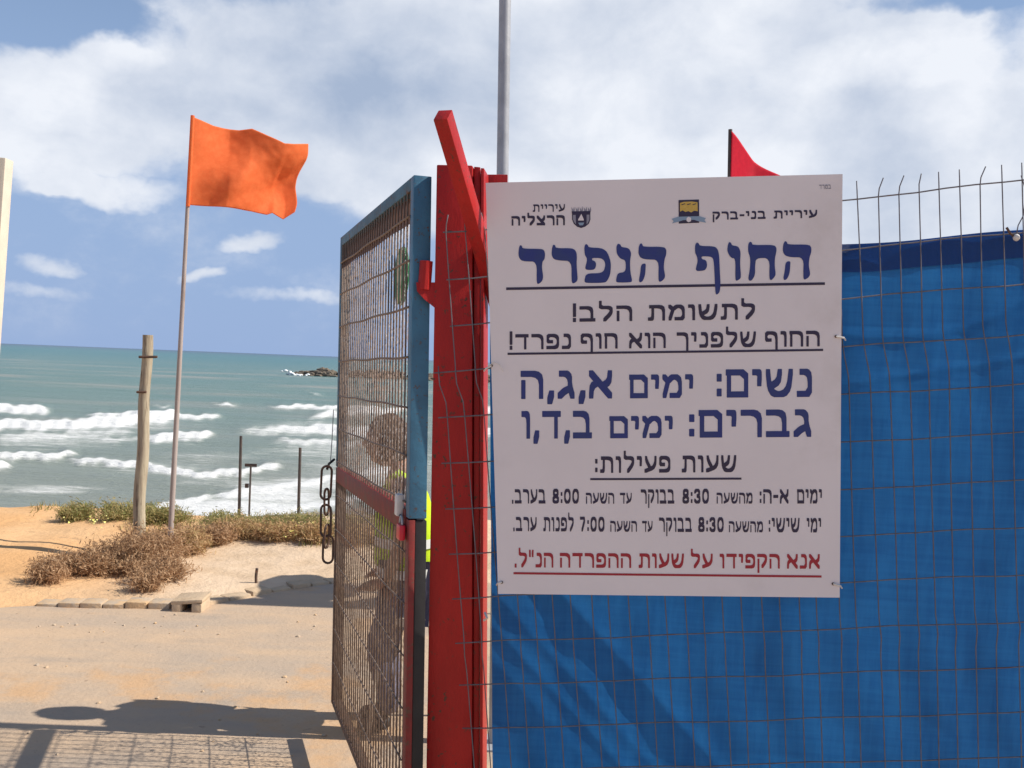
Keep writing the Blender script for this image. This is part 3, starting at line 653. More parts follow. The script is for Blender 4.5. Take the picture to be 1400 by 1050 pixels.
broot = empty('information_sign', (PTS[3] + PTS[2]) / 2, 'white notice board with blue, black and red Hebrew lettering wired to the fence', 'sign')
T_ = .006
bm = bmesh.new()
cen = sum(PTS, Vector()) / 4
nxs, nys = 24, 28; V = []; Fc = []
for side in (0, 1):
    for j in range(nys + 1):
        for i in range(nxs + 1):
            u, v = i / nxs, j / nys; P = PTS[0].lerp(PTS[1], u).lerp(PTS[3].lerp(PTS[2], u), v); V.append(P + SN * (T_ * side) + bow(P) * (1 if 0 < i < nxs or 0 < j < nys else 0.0))
def qi(s, i, j): return s * (nxs + 1) * (nys + 1) + j * (nxs + 1) + i
for j in range(nys):
    for i in range(nxs): Fc.append((qi(0, i, j), qi(0, i, j + 1), qi(0, i + 1, j + 1), qi(0, i + 1, j))); Fc.append((qi(1, i, j), qi(1, i + 1, j), qi(1, i + 1, j + 1), qi(1, i, j + 1)))
for i in range(nxs): Fc += [(qi(0, i, 0), qi(0, i + 1, 0), qi(1, i + 1, 0), qi(1, i, 0)), (qi(0, i, nys), qi(1, i, nys), qi(1, i + 1, nys), qi(0, i + 1, nys))]
for j in range(nys): Fc += [(qi(0, 0, j), qi(1, 0, j), qi(1, 0, j + 1), qi(0, 0, j + 1)), (qi(0, nxs, j), qi(0, nxs, j + 1), qi(1, nxs, j + 1), qi(1, nxs, j))]
bm.free()
flat_smooth(mesh('board', V, Fc, M_board, broot), 40)

# --- lettering
GL = {  # centre-line strokes in a unit box: width, strokes
 'א': (.82, [[(0, 1), (1, 0)], [(1, 1), (.95, .62), (.60, .42)], [(0, 0), (.04, .42), (.36, .60)]]),
 'ב': (.80, [[(0, 1), (.6, 1), (.84, .82), (.84, 0)], [(0, 0), (1, 0)]]),
 'ג': (.55, [[(.1, 1), (.55, 1), (.8, .82), (.8, .4), (1, 0)], [(.82, .32), (.4, .22), (0, 0)]]),
 'ד': (.78, [[(0, 1), (1, 1)], [(.8, 1), (.8, 0)]]),
 'ה': (.80, [[(0, 1), (.72, 1), (1, .8), (1, 0)], [(.03, .58), (.03, 0)]]),
 'ו': (.26, [[(0, 1), (.7, 1), (1, .85), (1, 0)]]),
 'ח': (.80, [[(0, 1), (.76, 1), (1, .82), (1, 0)], [(.05, 1), (.05, 0)]]),
 'י': (.24, [[(0, 1), (.8, 1), (1, .88), (.9, .5)]]),
 'ך': (.70, [[(0, 1), (.74, 1), (1, .82), (1, -.38)]]),
 'ל': (.70, [[(.02, 1.42), (.02, 1), (.8, 1), (1, .82), (.9, .48), (.4, 0)]]),
 'מ': (.84, [[(0, 1), (.24, .76), (.5, 1), (.78, 1), (1, .8), (1, 0), (.45, 0)], [(.24, .76), (.02, 0)]]),
 'ם': (.80, [[(0, 1), (.76, 1), (1, .82), (1, 0), (.06, 0), (.06, 1)]]),
 'נ': (.48, [[(.25, 1), (.7, 1), (1, .82), (1, 0), (0, 0)]]),
 'ע': (.80, [[(1, 1), (.98, .55), (.75, .22), (0, 0)], [(.05, 1), (.12, .75), (.5, .15)]]),
 'פ': (.74, [[(.42, .48), (.02, .48), (.02, 1), (.7, 1), (1, .8), (1, .2), (.8, 0), (0, 0)]]),
 'ף': (.74, [[(.42, .42), (.02, .42), (.02, 1), (.7, 1), (1, .8), (1, -.38)]]),
 'צ': (.78, [[(0, 1), (.92, .06)], [(0, 0), (1, 0)], [(1, 1), (.96, .7), (.58, .44)]]),
 'ק': (.76, [[(0, 1), (.8, 1), (1, .8), (.9, .45), (.52, .05)], [(.04, .58), (.04, -.38)]]),
 'ר': (.70, [[(0, 1), (.7, 1), (1, .8), (1, 0)]]),
 'ש': (1.0, [[(0, 1), (.06, .35), (.25, 0), (.7, 0), (.92, .3), (1, 1)], [(.52, 1), (.46, .58), (.14, .36)]]),
 'ת': (.88, [[(.08, 1), (.76, 1), (1, .82), (1, 0)], [(.24, 1), (.24, .16), (.18, 0), (0, 0)]]),
 '8': (.62, [[(.5, .56), (.12, .72), (.08, .95), (.3, 1.12), (.7, 1.12), (.92, .95), (.88, .72), (.5, .56), (.04, .38), (0, .15), (.25, 0), (.75, 0), (1, .15), (.96, .38), (.5, .56)]]),
 '3': (.58, [[(0, .95), (.25, 1.12), (.7, 1.12), (.93, .92), (.85, .68), (.4, .58), (.9, .48), (1, .22), (.78, 0), (.25, 0), (0, .18)]]),
 '0': (.62, [[(.3, 0), (.05, .22), (0, .56), (.05, .9), (.3, 1.12), (.7, 1.12), (.95, .9), (1, .56), (.95, .22), (.7, 0), (.3, 0)]]),
 '7': (.56, [[(0, 1.12), (1, 1.12), (.35, 0)]]),
 ':': (.04, [[(.5, .75), (.5, .78)], [(.5, .08), (.5, .11)]]), '.': (.04, [[(.5, 0), (.5, .02)]]), ',': (.10, [[(1, .08), (.2, -.22)]]),
 '!': (.04, [[(.5, 1.22), (.5, .42)], [(.5, 0), (.5, .02)]]), '"': (.3, [[(0, 1.25), (.05, .9)], [(1, 1.25), (.95, .9)]]), '-': (.4, [[(0, .5), (1, .5)]])}
def chaikin(P, it=1, closed=True):
    for _ in range(it):
        Q = []; n = len(P)
        for i in range(n if closed else n - 1):
            a, b_ = P[i], P[(i + 1) % n]; Q += [(a[0] * .78 + b_[0] * .22, a[1] * .78 + b_[1] * .22), (a[0] * .22 + b_[0] * .78, a[1] * .22 + b_[1] * .78)]
        P = Q if closed else [P[0]] + Q + [P[-1]]
    return P
def hull(P):
    P = sorted(set((round(a, 5), round(b_, 5)) for a, b_ in P)); 
    def half(P):
        H = []
        for p_ in P:
            while len(H) > 1 and (H[-1][0] - H[-2][0]) * (p_[1] - H[-2][1]) - (H[-1][1] - H[-2][1]) * (p_[0] - H[-2][0]) <= 0: H.pop()
            H.append(p_)
        return H
    a = half(P); b_ = half(P[::-1]); return a[:-1] + b_[:-1]
def word_polys(word, nx_=.085, ny_=.11, gap=.20):
    """returns list of convex polygons laid out left to right; height 1 box"""
    out = []; x = 0
    vis = word if word[0] in '0123456789' else word[::-1]
    sq = [(-.85, -1), (.85, -1), (1, -.85), (1, .85), (.85, 1), (-.85, 1), (-1, .85), (-1, -.85)]
    for ch in vis:
        w, strokes = GL[ch]
        for st in strokes:
            P = [(x + nx_ + px * w, ny_ + py * (1 - 2 * ny_)) for px, py in (chaikin(st, 1, False) if len(st) > 2 and ch != 'ם' else st)]
            for a, b_ in zip(P, P[1:]):
                k = 1.15 if ch in ':.!,' else 1
                out.append(hull([(a[0] + sx_ * nx_ * k, a[1] + sy_ * ny_ * k) for sx_, sy_ in sq] + [(b_[0] + sx_ * nx_ * k, b_[1] + sy_ * ny_ * k) for sx_, sy_ in sq]))
        x += w + 2 * nx_ + gap
    return out
cnt = [0]
def put_polys(polys, mapf, lift=.0008):
    """each polygon is one thin layer of print; overlapping strokes lie a hair apart"""
    mb = MB()
    for P in polys:
        cnt[0] += 1; off = lift + (cnt[0] % 9) * .00004
        mb.add([mapf(a, b_, off) for a, b_ in P][::-1], [tuple(range(len(P)))])
    return mb
def line(words, xl, tl, bl, xr_, tr_, br, mt, gap=.20, nib=(.085, .11)):
    """words: (text, x0, x1, relative height) in photo pixels; tl/bl top and base at xl, tr/br at xr"""
    root = None
    allm = MB()
    for w, x0, x1, hs in words:
        P = word_polys(w, nib[0], nib[1], gap); mx = max(a for p_ in P for a, b_ in p_); mnx = min(a for p_ in P for a, b_ in p_)
        def mf(a, b_, off):
            px = x0 + (a - mnx) / (mx - mnx) * (x1 - x0); t = (px - xl) / (xr_ - xl); tp = tl + (tr_ - tl) * t; bs = bl + (br - bl) * t
            return sp2(px, bs + (tp - bs) * b_ * hs, off)
        put_polys(P, mf).build('word', mt, broot)
def rule(x0, y0, x1, y1, th, mt):
    P = []; n_ = 48
    for k in range(n_ + 1):
        t = k / n_; x, y = x0 + (x1 - x0) * t, y0 + (y1 - y0) * t; P += [sp2(x, y - th / 2, .0009), sp2(x, y + th / 2, .0009)]
    return mesh('underline', P, [(2 * k, 2 * k + 1, 2 * k + 3, 2 * k + 2) for k in range(n_)], mt, broot)
N_ = M_navyink; B_ = M_blueink
line([('עיריית', 728.5, 772.3, 1)], 728, 279.6, 289.8, 772, 279, 289.3, N_)
line([('הרצליה', 699.3, 772.3, 1)], 699, 295.6, 308.6, 772, 294, 308, N_, nib=(.10, .13))
line([('עיריית', 1057.8, 1117.3, 1), ('בני-ברק', 974, 1046.7, 1)], 974, 289.5, 300.8, 1117, 286.8, 297.8, N_, nib=(.10, .12))
line([('במרד', 1120, 1136, 1)], 1120, 252.6, 258.6, 1136, 252.2, 258.2, M_greyink)
line([('לתשומת', 885.7, 1032, 1), ('הלב!', 783.2, 864.3, 1)], 783, 418.8, 440, 1032, 414.6, 436.6, N_)
line([('החוף', 1045.7, 1120.7, 1), ('שלפניך', 925, 1033.2, 1), ('הוא', 860, 910, 1), ('חוף', 793.9, 844.3, 1), ('נפרד!', 696.8, 780.7, 1)], 697, 457, 478, 1120, 452, 473.6, N_)
line([('נשים:', 979.6, 1110, 1), ('ימים', 860, 947.5, .84), ('א,ג,ה', 711.8, 836.8, 1)], 711, 507, 545.6, 1110, 504, 542.6, B_, nib=(.095, .11), gap=.17)
line([('גברים:', 942, 1109, 1), ('ימים', 833, 919.6, .80), ('ב,ד,ו', 712.9, 809.3, 1)], 713, 562, 599.8, 1109, 559.4, 597.2, B_, nib=(.095, .11), gap=.17)
line([('שעות', 932, 1006.4, 1), ('פעילות:', 813.6, 916.4, 1)], 813, 623.8, 646.4, 1006, 622, 645.4, N_)
line([('ימים', 1089.6, 1123.6, 1), ('א-ה:', 1038.6, 1077.9, 1), ('מהשעה', 979.6, 1028.6, .76), ('8:30', 933, 969, .95), ('בבוקר', 876, 921.8, 1), ('עד', 847.5, 863.6, .76), ('השעה', 801, 839.6, .76), ('8:00', 755.4, 791.4, .95), ('בערב.', 700, 745.7, 1)], 700, 668.8, 688.4, 1123, 668.8, 688.4, N_)
line([('ימי', 1102.9, 1122.5, 1), ('שישי:', 1051, 1093, 1), ('מהשעה', 996.4, 1042.9, .76), ('8:30', 954.6, 989.3, .95), ('בבוקר', 901, 945.7, 1), ('עד', 877.9, 892, .76), ('השעה', 834.3, 870.7, .76), ('7:00', 792.9, 826.4, .95), ('לפנות', 742.9, 784.3, 1), ('ערב.', 701.8, 733.6, 1)], 701, 706.8, 726.2, 1122, 708.2, 728, N_)
line([('אנא', 1076, 1120.7, 1), ('הקפידו', 983.9, 1066, 1), ('על', 944.6, 974.3, 1), ('שעות', 873.2, 935, 1), ('ההפרדה', 765.4, 862.9, 1), ('הנ"ל.', 703.6, 756.4, 1)], 703, 755.6, 775.8, 1120, 757.6, 777.6, M_redink)
rule(692.1, 394.8, 1127.9, 387.7, 3.6, N_); rule(693.9, 483.8, 1125.4, 478.4, 3.0, N_); rule(807, 654.8, 1013.6, 654.2, 2.8, N_); rule(702, 783.8, 1123.2, 788.2, 3.0, M_redink)
# heading: serif letters drawn one by one
HG = {
 'ד': [[(0, .80), (.02, 1.0), (.06, 1.09), (.13, 1.07), (.16, .985), (.86, .975), (.97, .93), (1.0, .82), (.98, .68), (.90, .62), (.88, .45), (.93, .22), (.90, .08), (.75, -.01), (.68, .03), (.69, .62), (.25, .63), (.08, .67)]],
 'ר': [[(0, .8), (.02, 1.0), (.07, 1.09), (.14, 1.07), (.17, .985), (.75, .98), (.9, .93), (.97, .8), (.95, .5), (1.0, .12), (.95, .04), (.82, -.01), (.76, .04), (.76, .62), (.3, .64), (.08, .68)]],
 'פ': [[(.02, .78), (0, 1.0), (.05, 1.09), (.13, 1.07), (.17, .99), (.65, .97), (.85, .87), (.97, .65), (1, .45), (.97, .22), (.86, .05), (.75, 0), (.06, 0), (0, .06), (.07, .27), (.6, .27), (.74, .34), (.79, .5), (.75, .62), (.62, .69), (.30, .70), (.29, .64), (.42, .60), (.45, .5), (.40, .39), (.3, .36), (.07, .37), (.03, .43), (.1, .60), (.1, .70)]],
 'נ': [[(.05, .8), (.02, 1), (.12, 1.09), (.28, 1.06), (.34, .985), (.78, .96), (.95, .82), (.86, .6), (.88, .3), (1, .05), (.92, 0), (.05, 0), (0, .06), (.1, .27), (.6, .29), (.6, .62), (.28, .66)]],
 'ה': [[(0, .8), (.02, 1), (.08, 1.09), (.15, 1.06), (.17, .985), (.9, .98), (1, .9), (.99, .75), (.93, .62), (.9, .4), (.96, .15), (.9, .06), (.76, -.01), (.71, .05), (.73, .62), (.28, .63), (.08, .68)], [(.10, .50), (.27, .53), (.26, .38), (.24, .18), (.15, .02), (.05, -.01), (.02, .06), (.07, .25)]],
 'ח': [[(.02, .8), (.02, 1), (.08, 1.09), (.15, 1.06), (.17, .985), (.9, .985), (1, .9), (.98, .75), (.94, .62), (.93, .4), (.97, .15), (.9, .06), (.8, -.01), (.74, .05), (.76, .62), (.29, .62), (.26, .4), (.26, .15), (.15, 0), (.06, -.01), (.02, .06), (.08, .3), (.10, .62)]],
 'ו': [[(0, .82), (.04, 1), (.14, 1.09), (.28, 1.06), (.35, .985), (.8, .96), (.98, .8), (.92, .5), (1, .1), (.9, .04), (.65, -.01), (.58, .05), (.60, .62), (.26, .64)]],
 'ף': [[(.02, .8), (.02, 1), (.08, 1.09), (.16, 1.06), (.2, .985), (.75, .97), (.88, .88), (.93, .7), (.95, .3), (.98, -.1), (.95, -.30), (.85, -.38), (.78, -.36), (.73, .55), (.66, .68), (.26, .70), (.27, .62), (.45, .58), (.48, .42), (.4, .3), (.1, .28), (.04, .34), (.12, .55), (.1, .68)]]}
hm = MB()
for ch, x0, x1 in (('ד', 708.7, 745.3), ('ר', 754, 790), ('פ', 798.7, 835.3), ('נ', 842, 864.3), ('ה', 872.5, 911), ('ף', 949.3, 985.7), ('ו', 994, 1013), ('ח', 1021.8, 1061.8), ('ה', 1070, 1109.5)):
    hm = MB()
    for P in HG[ch]:
        P = chaikin(P, 2)
        W3 = []
        for a, b_ in P:
            px = x0 + a * (x1 - x0); t = (px - 708) / 401; tp = 339.5 + (333.2 - 339.5) * t; bs = 388.6 + (382.2 - 388.6) * t
            W3.append(sp2(px, bs + (tp - bs) * b_, .0012))
        tris = tessellate_polygon([[Vector((a, b_, 0)) for a, b_ in P]]); hm.add(W3, [(t[0], t[1], t[2]) if True else t for t in tris])
    hd = hm.build('heading_letter', M_blueink, broot)
    bmx = bmesh.new(); bmx.from_mesh(hd.data)
    for f_ in bmx.faces:
        if f_.normal.dot(SN) > 0: f_.normal_flip()
    bmx.to_mesh(hd.data); bmx.free()
# emblems
def pol(P, mt, off, name, root_): return mesh(name, [sp2(a, b_, off) for a, b_ in P][::-1], [tuple(range(len(P)))], mt, root_)
em = pol([(782, 292), (807, 291.5), (807.2, 300), (805, 306), (800, 310), (794.5, 311.8), (789, 310), (784.5, 306), (782, 300)], M_navyink, .0008, 'shield_emblem', broot)
pol([(783.3, 294), (787, 293.8), (787.5, 306.5), (785.8, 305), (783.3, 300)], M_greyink, .0011, 'left_field', em); pol([(802, 293.6), (805.9, 293.5), (805.9, 300), (804, 304.5), (802, 307)], M_greyink, .0011, 'right_field', em)
pol([(790.5, 300), (794.8, 292.5), (798.2, 300), (798, 301.5), (790.3, 301.5)], M_board, .0012, 'sail', em); pol([(790.5, 304.5), (798.8, 304.3), (797, 308), (792.5, 308.2)], M_paleink, .0012, 'base_mark', em)
for k in range(5):
    x = 781.3 + k * 5.6; pol([(x, 283), (x + 2.3, 287), (x + 3.6, 282.6 - (k == 2)), (x + 4.6, 287.3), (x + 3.5, 290.3), (x + .6, 290.6)], M_greyink, .0009, 'crown_point', em)
pol([(781.5, 289), (807.5, 288.4), (807, 292.6), (782, 293)], M_navyink, .0010, 'crown_band', em)
e2 = pol([(927.6, 273.6), (955.6, 272.8), (955.8, 304.6), (927.8, 305.8)], M_navyink, .0008, 'landscape_emblem', broot)
pol([(929.5, 277.5), (935, 276), (946, 275.6), (953.5, 276.6), (953.8, 289), (949, 288), (945, 290.5), (941, 288.6), (937, 289.8), (933, 287.6), (929.6, 289.6)], M_goldink, .0011, 'gold_field', e2)
for k in range(3): pol([(931.5 + k * 7.6, 279.4), (936.5 + k * 7.6, 278), (937 + k * 7.4, 279), (932 + k * 7.6, 280.6)], M_navyink, .0013, 'gold_fleck', e2)
pol([(918, 299.5), (927, 296.4), (956, 295.6), (965, 298.4), (963, 301), (965.4, 304.5), (956, 303), (949, 300.6), (934, 301), (927, 303.4), (918.6, 305.6), (921, 302.4)], M_paleink, .0014, 'ribbon', e2)
pol([(938.6, 298.2), (941.5, 296.2), (944.6, 298), (944.6, 302.2), (941.6, 304), (938.6, 302.4)], M_board, .0017, 'ribbon_seal', e2)
# screws and wire ties
for px, py, (qx, qy), lb in ((686, 796, (681, 797), 0), (1139, 798, (1149, 801), 0), (1143, 460, (1154, 462), 0), (672, 500, (664, 504), 0)):
    P = sp2(px, py, .0); s_ = MB(); s_.tube([P + SN * .002, P - SN * .003], .0042, 10); s_.build('screw', M_rust, broot)
    a = sp2(px, py, .004); b_ = sp2(qx, qy, .004); c_ = sp2(qx + (2 if qx > px else -2), qy + 3, -.02)
    MB().tube([a, (a + b_) / 2 - SN * .002, b_, c_], .0026, 7).build('wire_tie', M_white, broot)
MB().tube([sp2(668, 500, .004), sp2(676, 495, .010), sp2(683, 499, .012), sp2(688, 508, .005)], .0012, 6).build('wire_tie', M_white, broot)

# ------------------------------------------------------------------ welded mesh fence in front of the tarpaulin
FO = TL + SN * .027                                     # wires pass just behind the board
def fp(px, py, off=0.0): return onplane(px, py, FO + SN * off, SN)
A_ = fp(1153, 273); HX = (fp(1400, 510.5) - fp(1155, 525)).normalized(); HY = SN.cross(HX).normalized()
if HY.z > 0: HY = -HY
def rise(u, v): return -.034 * max(-.2, u) * max(0, 1 - v / .5)     # the top of the panel is pulled upwards to the right
def fc(u, v, off=0.0): return A_ + HX * u + HY * v + SN * off
def uv_of(P): d_ = P - A_; return d_.dot(HX), d_.dot(HY)
uL = uv_of(fp(599, 506))[0]; vK = uv_of(fp(640, 506))[1]; vR = [uv_of(fp(1200, y))[1] for y in (268, 521)]
rows_v = [0.0]; step = .1385
while rows_v[-1] < 2.35: rows_v.append(rows_v[-1] + step)
print('kink v', vK, 'mesh left u', uL, 'row check', vR, 'base z', fc(uL, 2.0).z, fc(1.0, 2.0).z)
GZ = lambda u: (A_.z + HX.z * u) / -HY.z               # in-plane distance down to the ground
FROOT = Vector((fc(.3, 0).x, fc(.3, 2).y, 0))
fr = empty('welded_mesh_fence', FROOT, 'rusty welded wire mesh fence panel in front of the blue tarpaulin', 'fence')
kk = min(range(12), key=lambda i: abs(rows_v[i] - vK)); kinks = [kk, kk + 6]; kshift = lambda v: .016 * ss(rows_v[kk] + .01, rows_v[kk] + .10, v)
def wire_profile(v):                                    # the panel's small V folds towards the camera
    o = 0
    for k in kinks:
        d_ = abs(v - (rows_v[k] + .03)); o = max(o, .015 * max(0, 1 - d_ / .055))
    return -o
du = .0558; nv = int((1.25 - uL) / du)
vs = [-.048, -.02] + sorted([r for r in rows_v if r < 2.2] + [rows_v[k] + .03 for k in kinks] + [rows_v[k] - .025 for k in kinks] + [rows_v[k] + .085 for k in kinks])
wire_meshes = []
for var in range(4):
    mb = MB(); tipx = [0.0, .006, -.006, .012][var]; tipn = [0, -.008, .006, -.012][var]
    pts = [HX * kshift(v) + HX * (tipx if v < -.03 else (tipx * .25 if v < 0 else .0015 * math.sin(v * 5 + var))) + HY * v + SN * (wire_profile(v) + (tipn if v < -.03 else 0)) for v in vs if v < 2.12]
    mb.tube(pts, .0017, 6); o = mb.build('vertical_wire', M_wire, None, True); wire_meshes.append(o.data); bpy.data.objects.remove(o)
for i in range(nv + 1):
    u = uL + i * du + random.uniform(-.002, .002)
    if i == 0:       # the outermost wire has lost its upper end
        pts = [HX * kshift(v) + HX * .0015 * math.sin(v * 5) + HY * v + SN * wire_profile(v) for v in vs if rows_v[kk] - .03 < v < 2.12]
        o = MB().tube(pts, .0017, 6).build('vertical_wire', M_wire, None, True); o.parent = fr
    else: o = bpy.data.objects.new('vertical_wire', wire_meshes[random.choice([0, 0, 0, 1, 2, 3])]); COL.objects.link(o); o.parent = fr
    o.location = fc(u, rise(u, 0), random.uniform(-.002, .002)) - FROOT; o.rotation_euler = (0, random.gauss(0, .0022), 0)
uR = uL + nv * du + .02
for k, v in enumerate(rows_v):
    if v > 2.1: continue
    L0 = -.02 + (.0 if k > 0 else 0)
    mb = MB(); n_ = 30; pr = wire_profile(v) + .0045
    uS = uL + (.045 if k < kk else -.012)
    mb.tube([fc(uS + (uR - uS) * t / n_, v + rise(uL + (uR - uL) * t / n_, v) + .0022 * math.sin(t * .9 + k) + .001 * math.sin(t * 2.3), pr + .0015 * math.sin(t * 1.3 + k * 2)) for t in range(n_ + 1)], .0021, 6)
    mb.build('horizontal_wire', M_wire, fr, True)
# tie wires with white clips at the right
P = fp(1387, 325); tw = empty('wire_clip', P, 'white plastic clip and rusty tie wire twisted round the fence top at the right edge', 'wire clip')
MB().ico(P - SN * .012, .0095, 2, (1, 1, 1.1)).build('clip_ball', M_white, tw, True); MB().tube([fp(1376, 311, -.01), fp(1381, 319, -.014), P - SN * .01], .0035, 7).build('clip_strap', M_rust, tw)
MB().tube([P - SN * .008, fp(1392, 308, -.012), fp(1399, 295, -.006), fp(1403, 262, -.01), fp(1396, 240, -.004)], .0016, 6).build('tie_wire', M_wire, tw)
# end post to the right, out of frame, that carries the panel
ep = fc(uR - .03, 0); ep = Vector((ep.x, ep.y + .04, 0)); e_ = empty('fence_post', ep, 'galvanised post holding the far right end of the mesh fence', 'post')
flat_smooth(MB().tube([ep, ep + Vector((.05, -.12, 2.3))], .024, 16).build('tube', M_steel, e_), 50)

# ------------------------------------------------------------------ blue tarpaulin
TPL = fp(657, 372, .045); tuL, tvL = uv_of(fp(655, 392, .0)); 
top_r = uv_of(fp(1400, 316))[1]; top_l = uv_of(fp(1153, 334))[1]; ur_, ul_ = uv_of(fp(1400, 316))[0], uv_of(fp(1153, 334))[0]
lb = uv_of(fp(668, 1040))[0]; lt = uv_of(fp(669, 400))[0]
tr_root = empty('blue_tarpaulin', FROOT + Vector((.02, .06, 0)), 'bright blue tarpaulin hung behind the wire mesh as a privacy screen', 'tarpaulin')
def tarp_off(u, v, s=1.0):
    o = .030 + .007 * math.sin(u * 9 + v * 2) + .006 * mn.noise(Vector((u * 3, v * 2, 0)))
    dleft = u - tuL
    # diagonal creases pulled from the upper left tie towards the lower right
    for k, (off0, wd, hh) in enumerate(((-.62, .030, .024), (-.70, .02, -.014), (-.52, .022, .014), (-.78, .02, .014), (-.35, .03, .010))):
        t_ = (dleft * .95 - v) * .72 - off0 * -1 * -.72 - .0
        t_ = dleft * .78 - (v - 1.02) * .62 + (k - 1) * .075
        fade = ss(.92, 1.12, v) * (1 - ss(.55, .95, dleft))
        o += hh * .36 * math.exp(-abs(t_ / wd) ** 1.5) * fade
    o += .004 * abs(mn.noise(Vector((u * 2.2 - v * 1.6, u * 1.2 + v * 4.2, 3)))) * 3 + .0012 * mn.noise(Vector((u * 14 + v * 6, v * 17, 8)))
    # faint long pulls on the right
    o += .006 * math.exp(-(((u + .1) * .35 + (v - .42) - .12 * math.sin(u * 4)) / .014) ** 2) * ss(-.3, .1, u)
    o += .005 * math.exp(-(((u - .1) * .10 + (v - .52)) / .010) ** 2) * ss(-.2, .2, u)
    o += .0025 * math.sin(u * 31 + 1.5 * math.sin(v * 6)) * (.4 + .6 * ss(.0, .5, abs(v - .9)))
    return o * s + (.006 if s == 1 else 0)
def tarp_sheet(name, v0f, v1f, nu, nvv, mt, extra, parent):
    V = []; Fc = []
    for j in range(nvv + 1):
        for i in range(nu + 1):
            s_ = i / nu; uT = lt + (1.30 - lt) * s_
            v = v0f(uT) + (v1f(uT) - v0f(uT)) * (j / nvv); ue = lt + (lb - lt) * min(1, max(0, (v - .15) / 1.6)); u = ue + (1.30 - ue) * s_
            V.append(fc(u, v, tarp_off(u, v) + extra))
    for j in range(nvv):
        for i in range(nu): a = j * (nu + 1) + i; Fc.append((a, a + 1, a + nu + 2, a + nu + 1))
    return mesh(name, V, Fc, mt, parent, True)
tpv = lambda u: top_l + (top_r - top_l) * (u - ul_) / (ur_ - ul_) + .004 * math.sin(u * 11)
hemh = .078
tarp_sheet('sheet', lambda u: tpv(u), lambda u: GZ(u) - .03, 260, 220, M_tarp, 0, tr_root)
tarp_sheet('hem', lambda u: tpv(u) - .001, lambda u: tpv(u) + hemh + .002 * math.sin(u * 23), 120, 8, M_hem, -.004, tr_root)
tarp_sheet('hem_fold', lambda u: tpv(u) - .001, lambda u: tpv(u) + hemh, 120, 8, M_hem, .004, tr_root)

# ------------------------------------------------------------------ red post with its diagonal arm
PD = 2.985
pT = at(629, 226, PD + .0); pTl, pTr = at(597, 225, PD), at(662, 228, PD); pBl, pBr = at(582.5, 1060, PD + .105), at(660, 1060, PD + .105)
ax1 = (pTl - pBl).normalized(); k_ = (pBl.z - 0) / ax1.z; bl0 = pBl - ax1 * k_; ax2 = (pTr - pBr).normalized(); br0 = pBr - ax2 * (pBr.z / ax2.z)
back = Vector((.01, .12, 0))
pr_ = empty('red_gate_post', (bl0 + br0) / 2, 'thick red painted steel gate post with a slanting arm at its top', 'gate post')
def prism(A4, B4, bev=.004):
    bm = bmesh.new(); v = [bm.verts.new(x) for x in A4 + B4]
    for f_ in ((0, 1, 2, 3), (7, 6, 5, 4), (0, 4, 5, 1), (1, 5, 6, 2), (2, 6, 7, 3), (3, 7, 4, 0)): bm.faces.new([v[i] for i in f_])
    bmesh.ops.recalc_face_normals(bm, faces=bm.faces)
    if bev: bmesh.ops.bevel(bm, geom=list(bm.edges), offset=bev, segments=2, affect='EDGES', profile=.6)
    bm.verts.index_update(); r_ = MB().add([x.co.copy() for x in bm.verts], [[x.index for x in f_.verts] for f_ in bm.faces]); bm.free(); return r_
# main profile: front channel and a narrower web behind, with a groove between (a built-up steel section)
fL = at(646, 226, PD); fLb = br0.lerp(bl0, 14 / 77)
pc = prism([bl0, fLb, fLb + back, bl0 + back], [pTl, fL, fL + back, pTl + back]); flat_smooth(pc.build('column', M_red, pr_))
g0 = Vector((.004, .018, 0))
pc = prism([fLb + g0, br0 - Vector((.012, -.018, 0)), br0 - Vector((.012, -.1, 0)), fLb + Vector((.004, .1, 0))], [fL + g0, pTr - Vector((.012, -.018, -.002)), pTr - Vector((.012, -.1, -.002)), fL + Vector((.004, .1, 0))], .002); flat_smooth(pc.build('web_plate', M_red, pr_))
q0 = Vector((.010, 0, 0)); pc = prism([br0 - q0, br0, br0 + back, br0 - q0 + back], [pTr - q0 + Vector((0, 0, -.004)), pTr + Vector((0, 0, -.004)), pTr + back + Vector((0, 0, -.004)), pTr - q0 + back + Vector((0, 0, -.004))], .002); flat_smooth(pc.build('flange', M_red, pr_))
# short crosspiece behind
c0 = at(662, 240, PD + .16); c1 = at(690, 240, PD + .16)
flat_smooth(MB().box((c0 + c1) / 2 - Vector((0, 0, .06)), (c1 - c0) / 2 * 1.3, (0, .02, 0), (0, 0, .06), .003).build('cross_piece', M_red, pr_))
# arm: square tube rising towards the camera
Bt = at(611.4, 163, 2.62); Bb = at(667, 356, 2.945); ad = (Bb - Bt); an = ad.normalized(); a_l = Vector((an.y, -an.x, 0)).normalized()
if a_l.x > 0: a_l = -a_l
a_c = an.cross(a_l).normalized()
if a_c.z < 0: a_c = -a_c
wA = .040; wC = .046; end = Bb + an * .22
armm = prism([Bt, Bt + a_l * wA, Bt + a_l * wA + a_c * wC, Bt + a_c * wC], [end, end + a_l * wA, end + a_l * wA + a_c * wC, end + a_c * wC], .0025); flat_smooth(armm.build('slanting_arm', M_red, pr_))
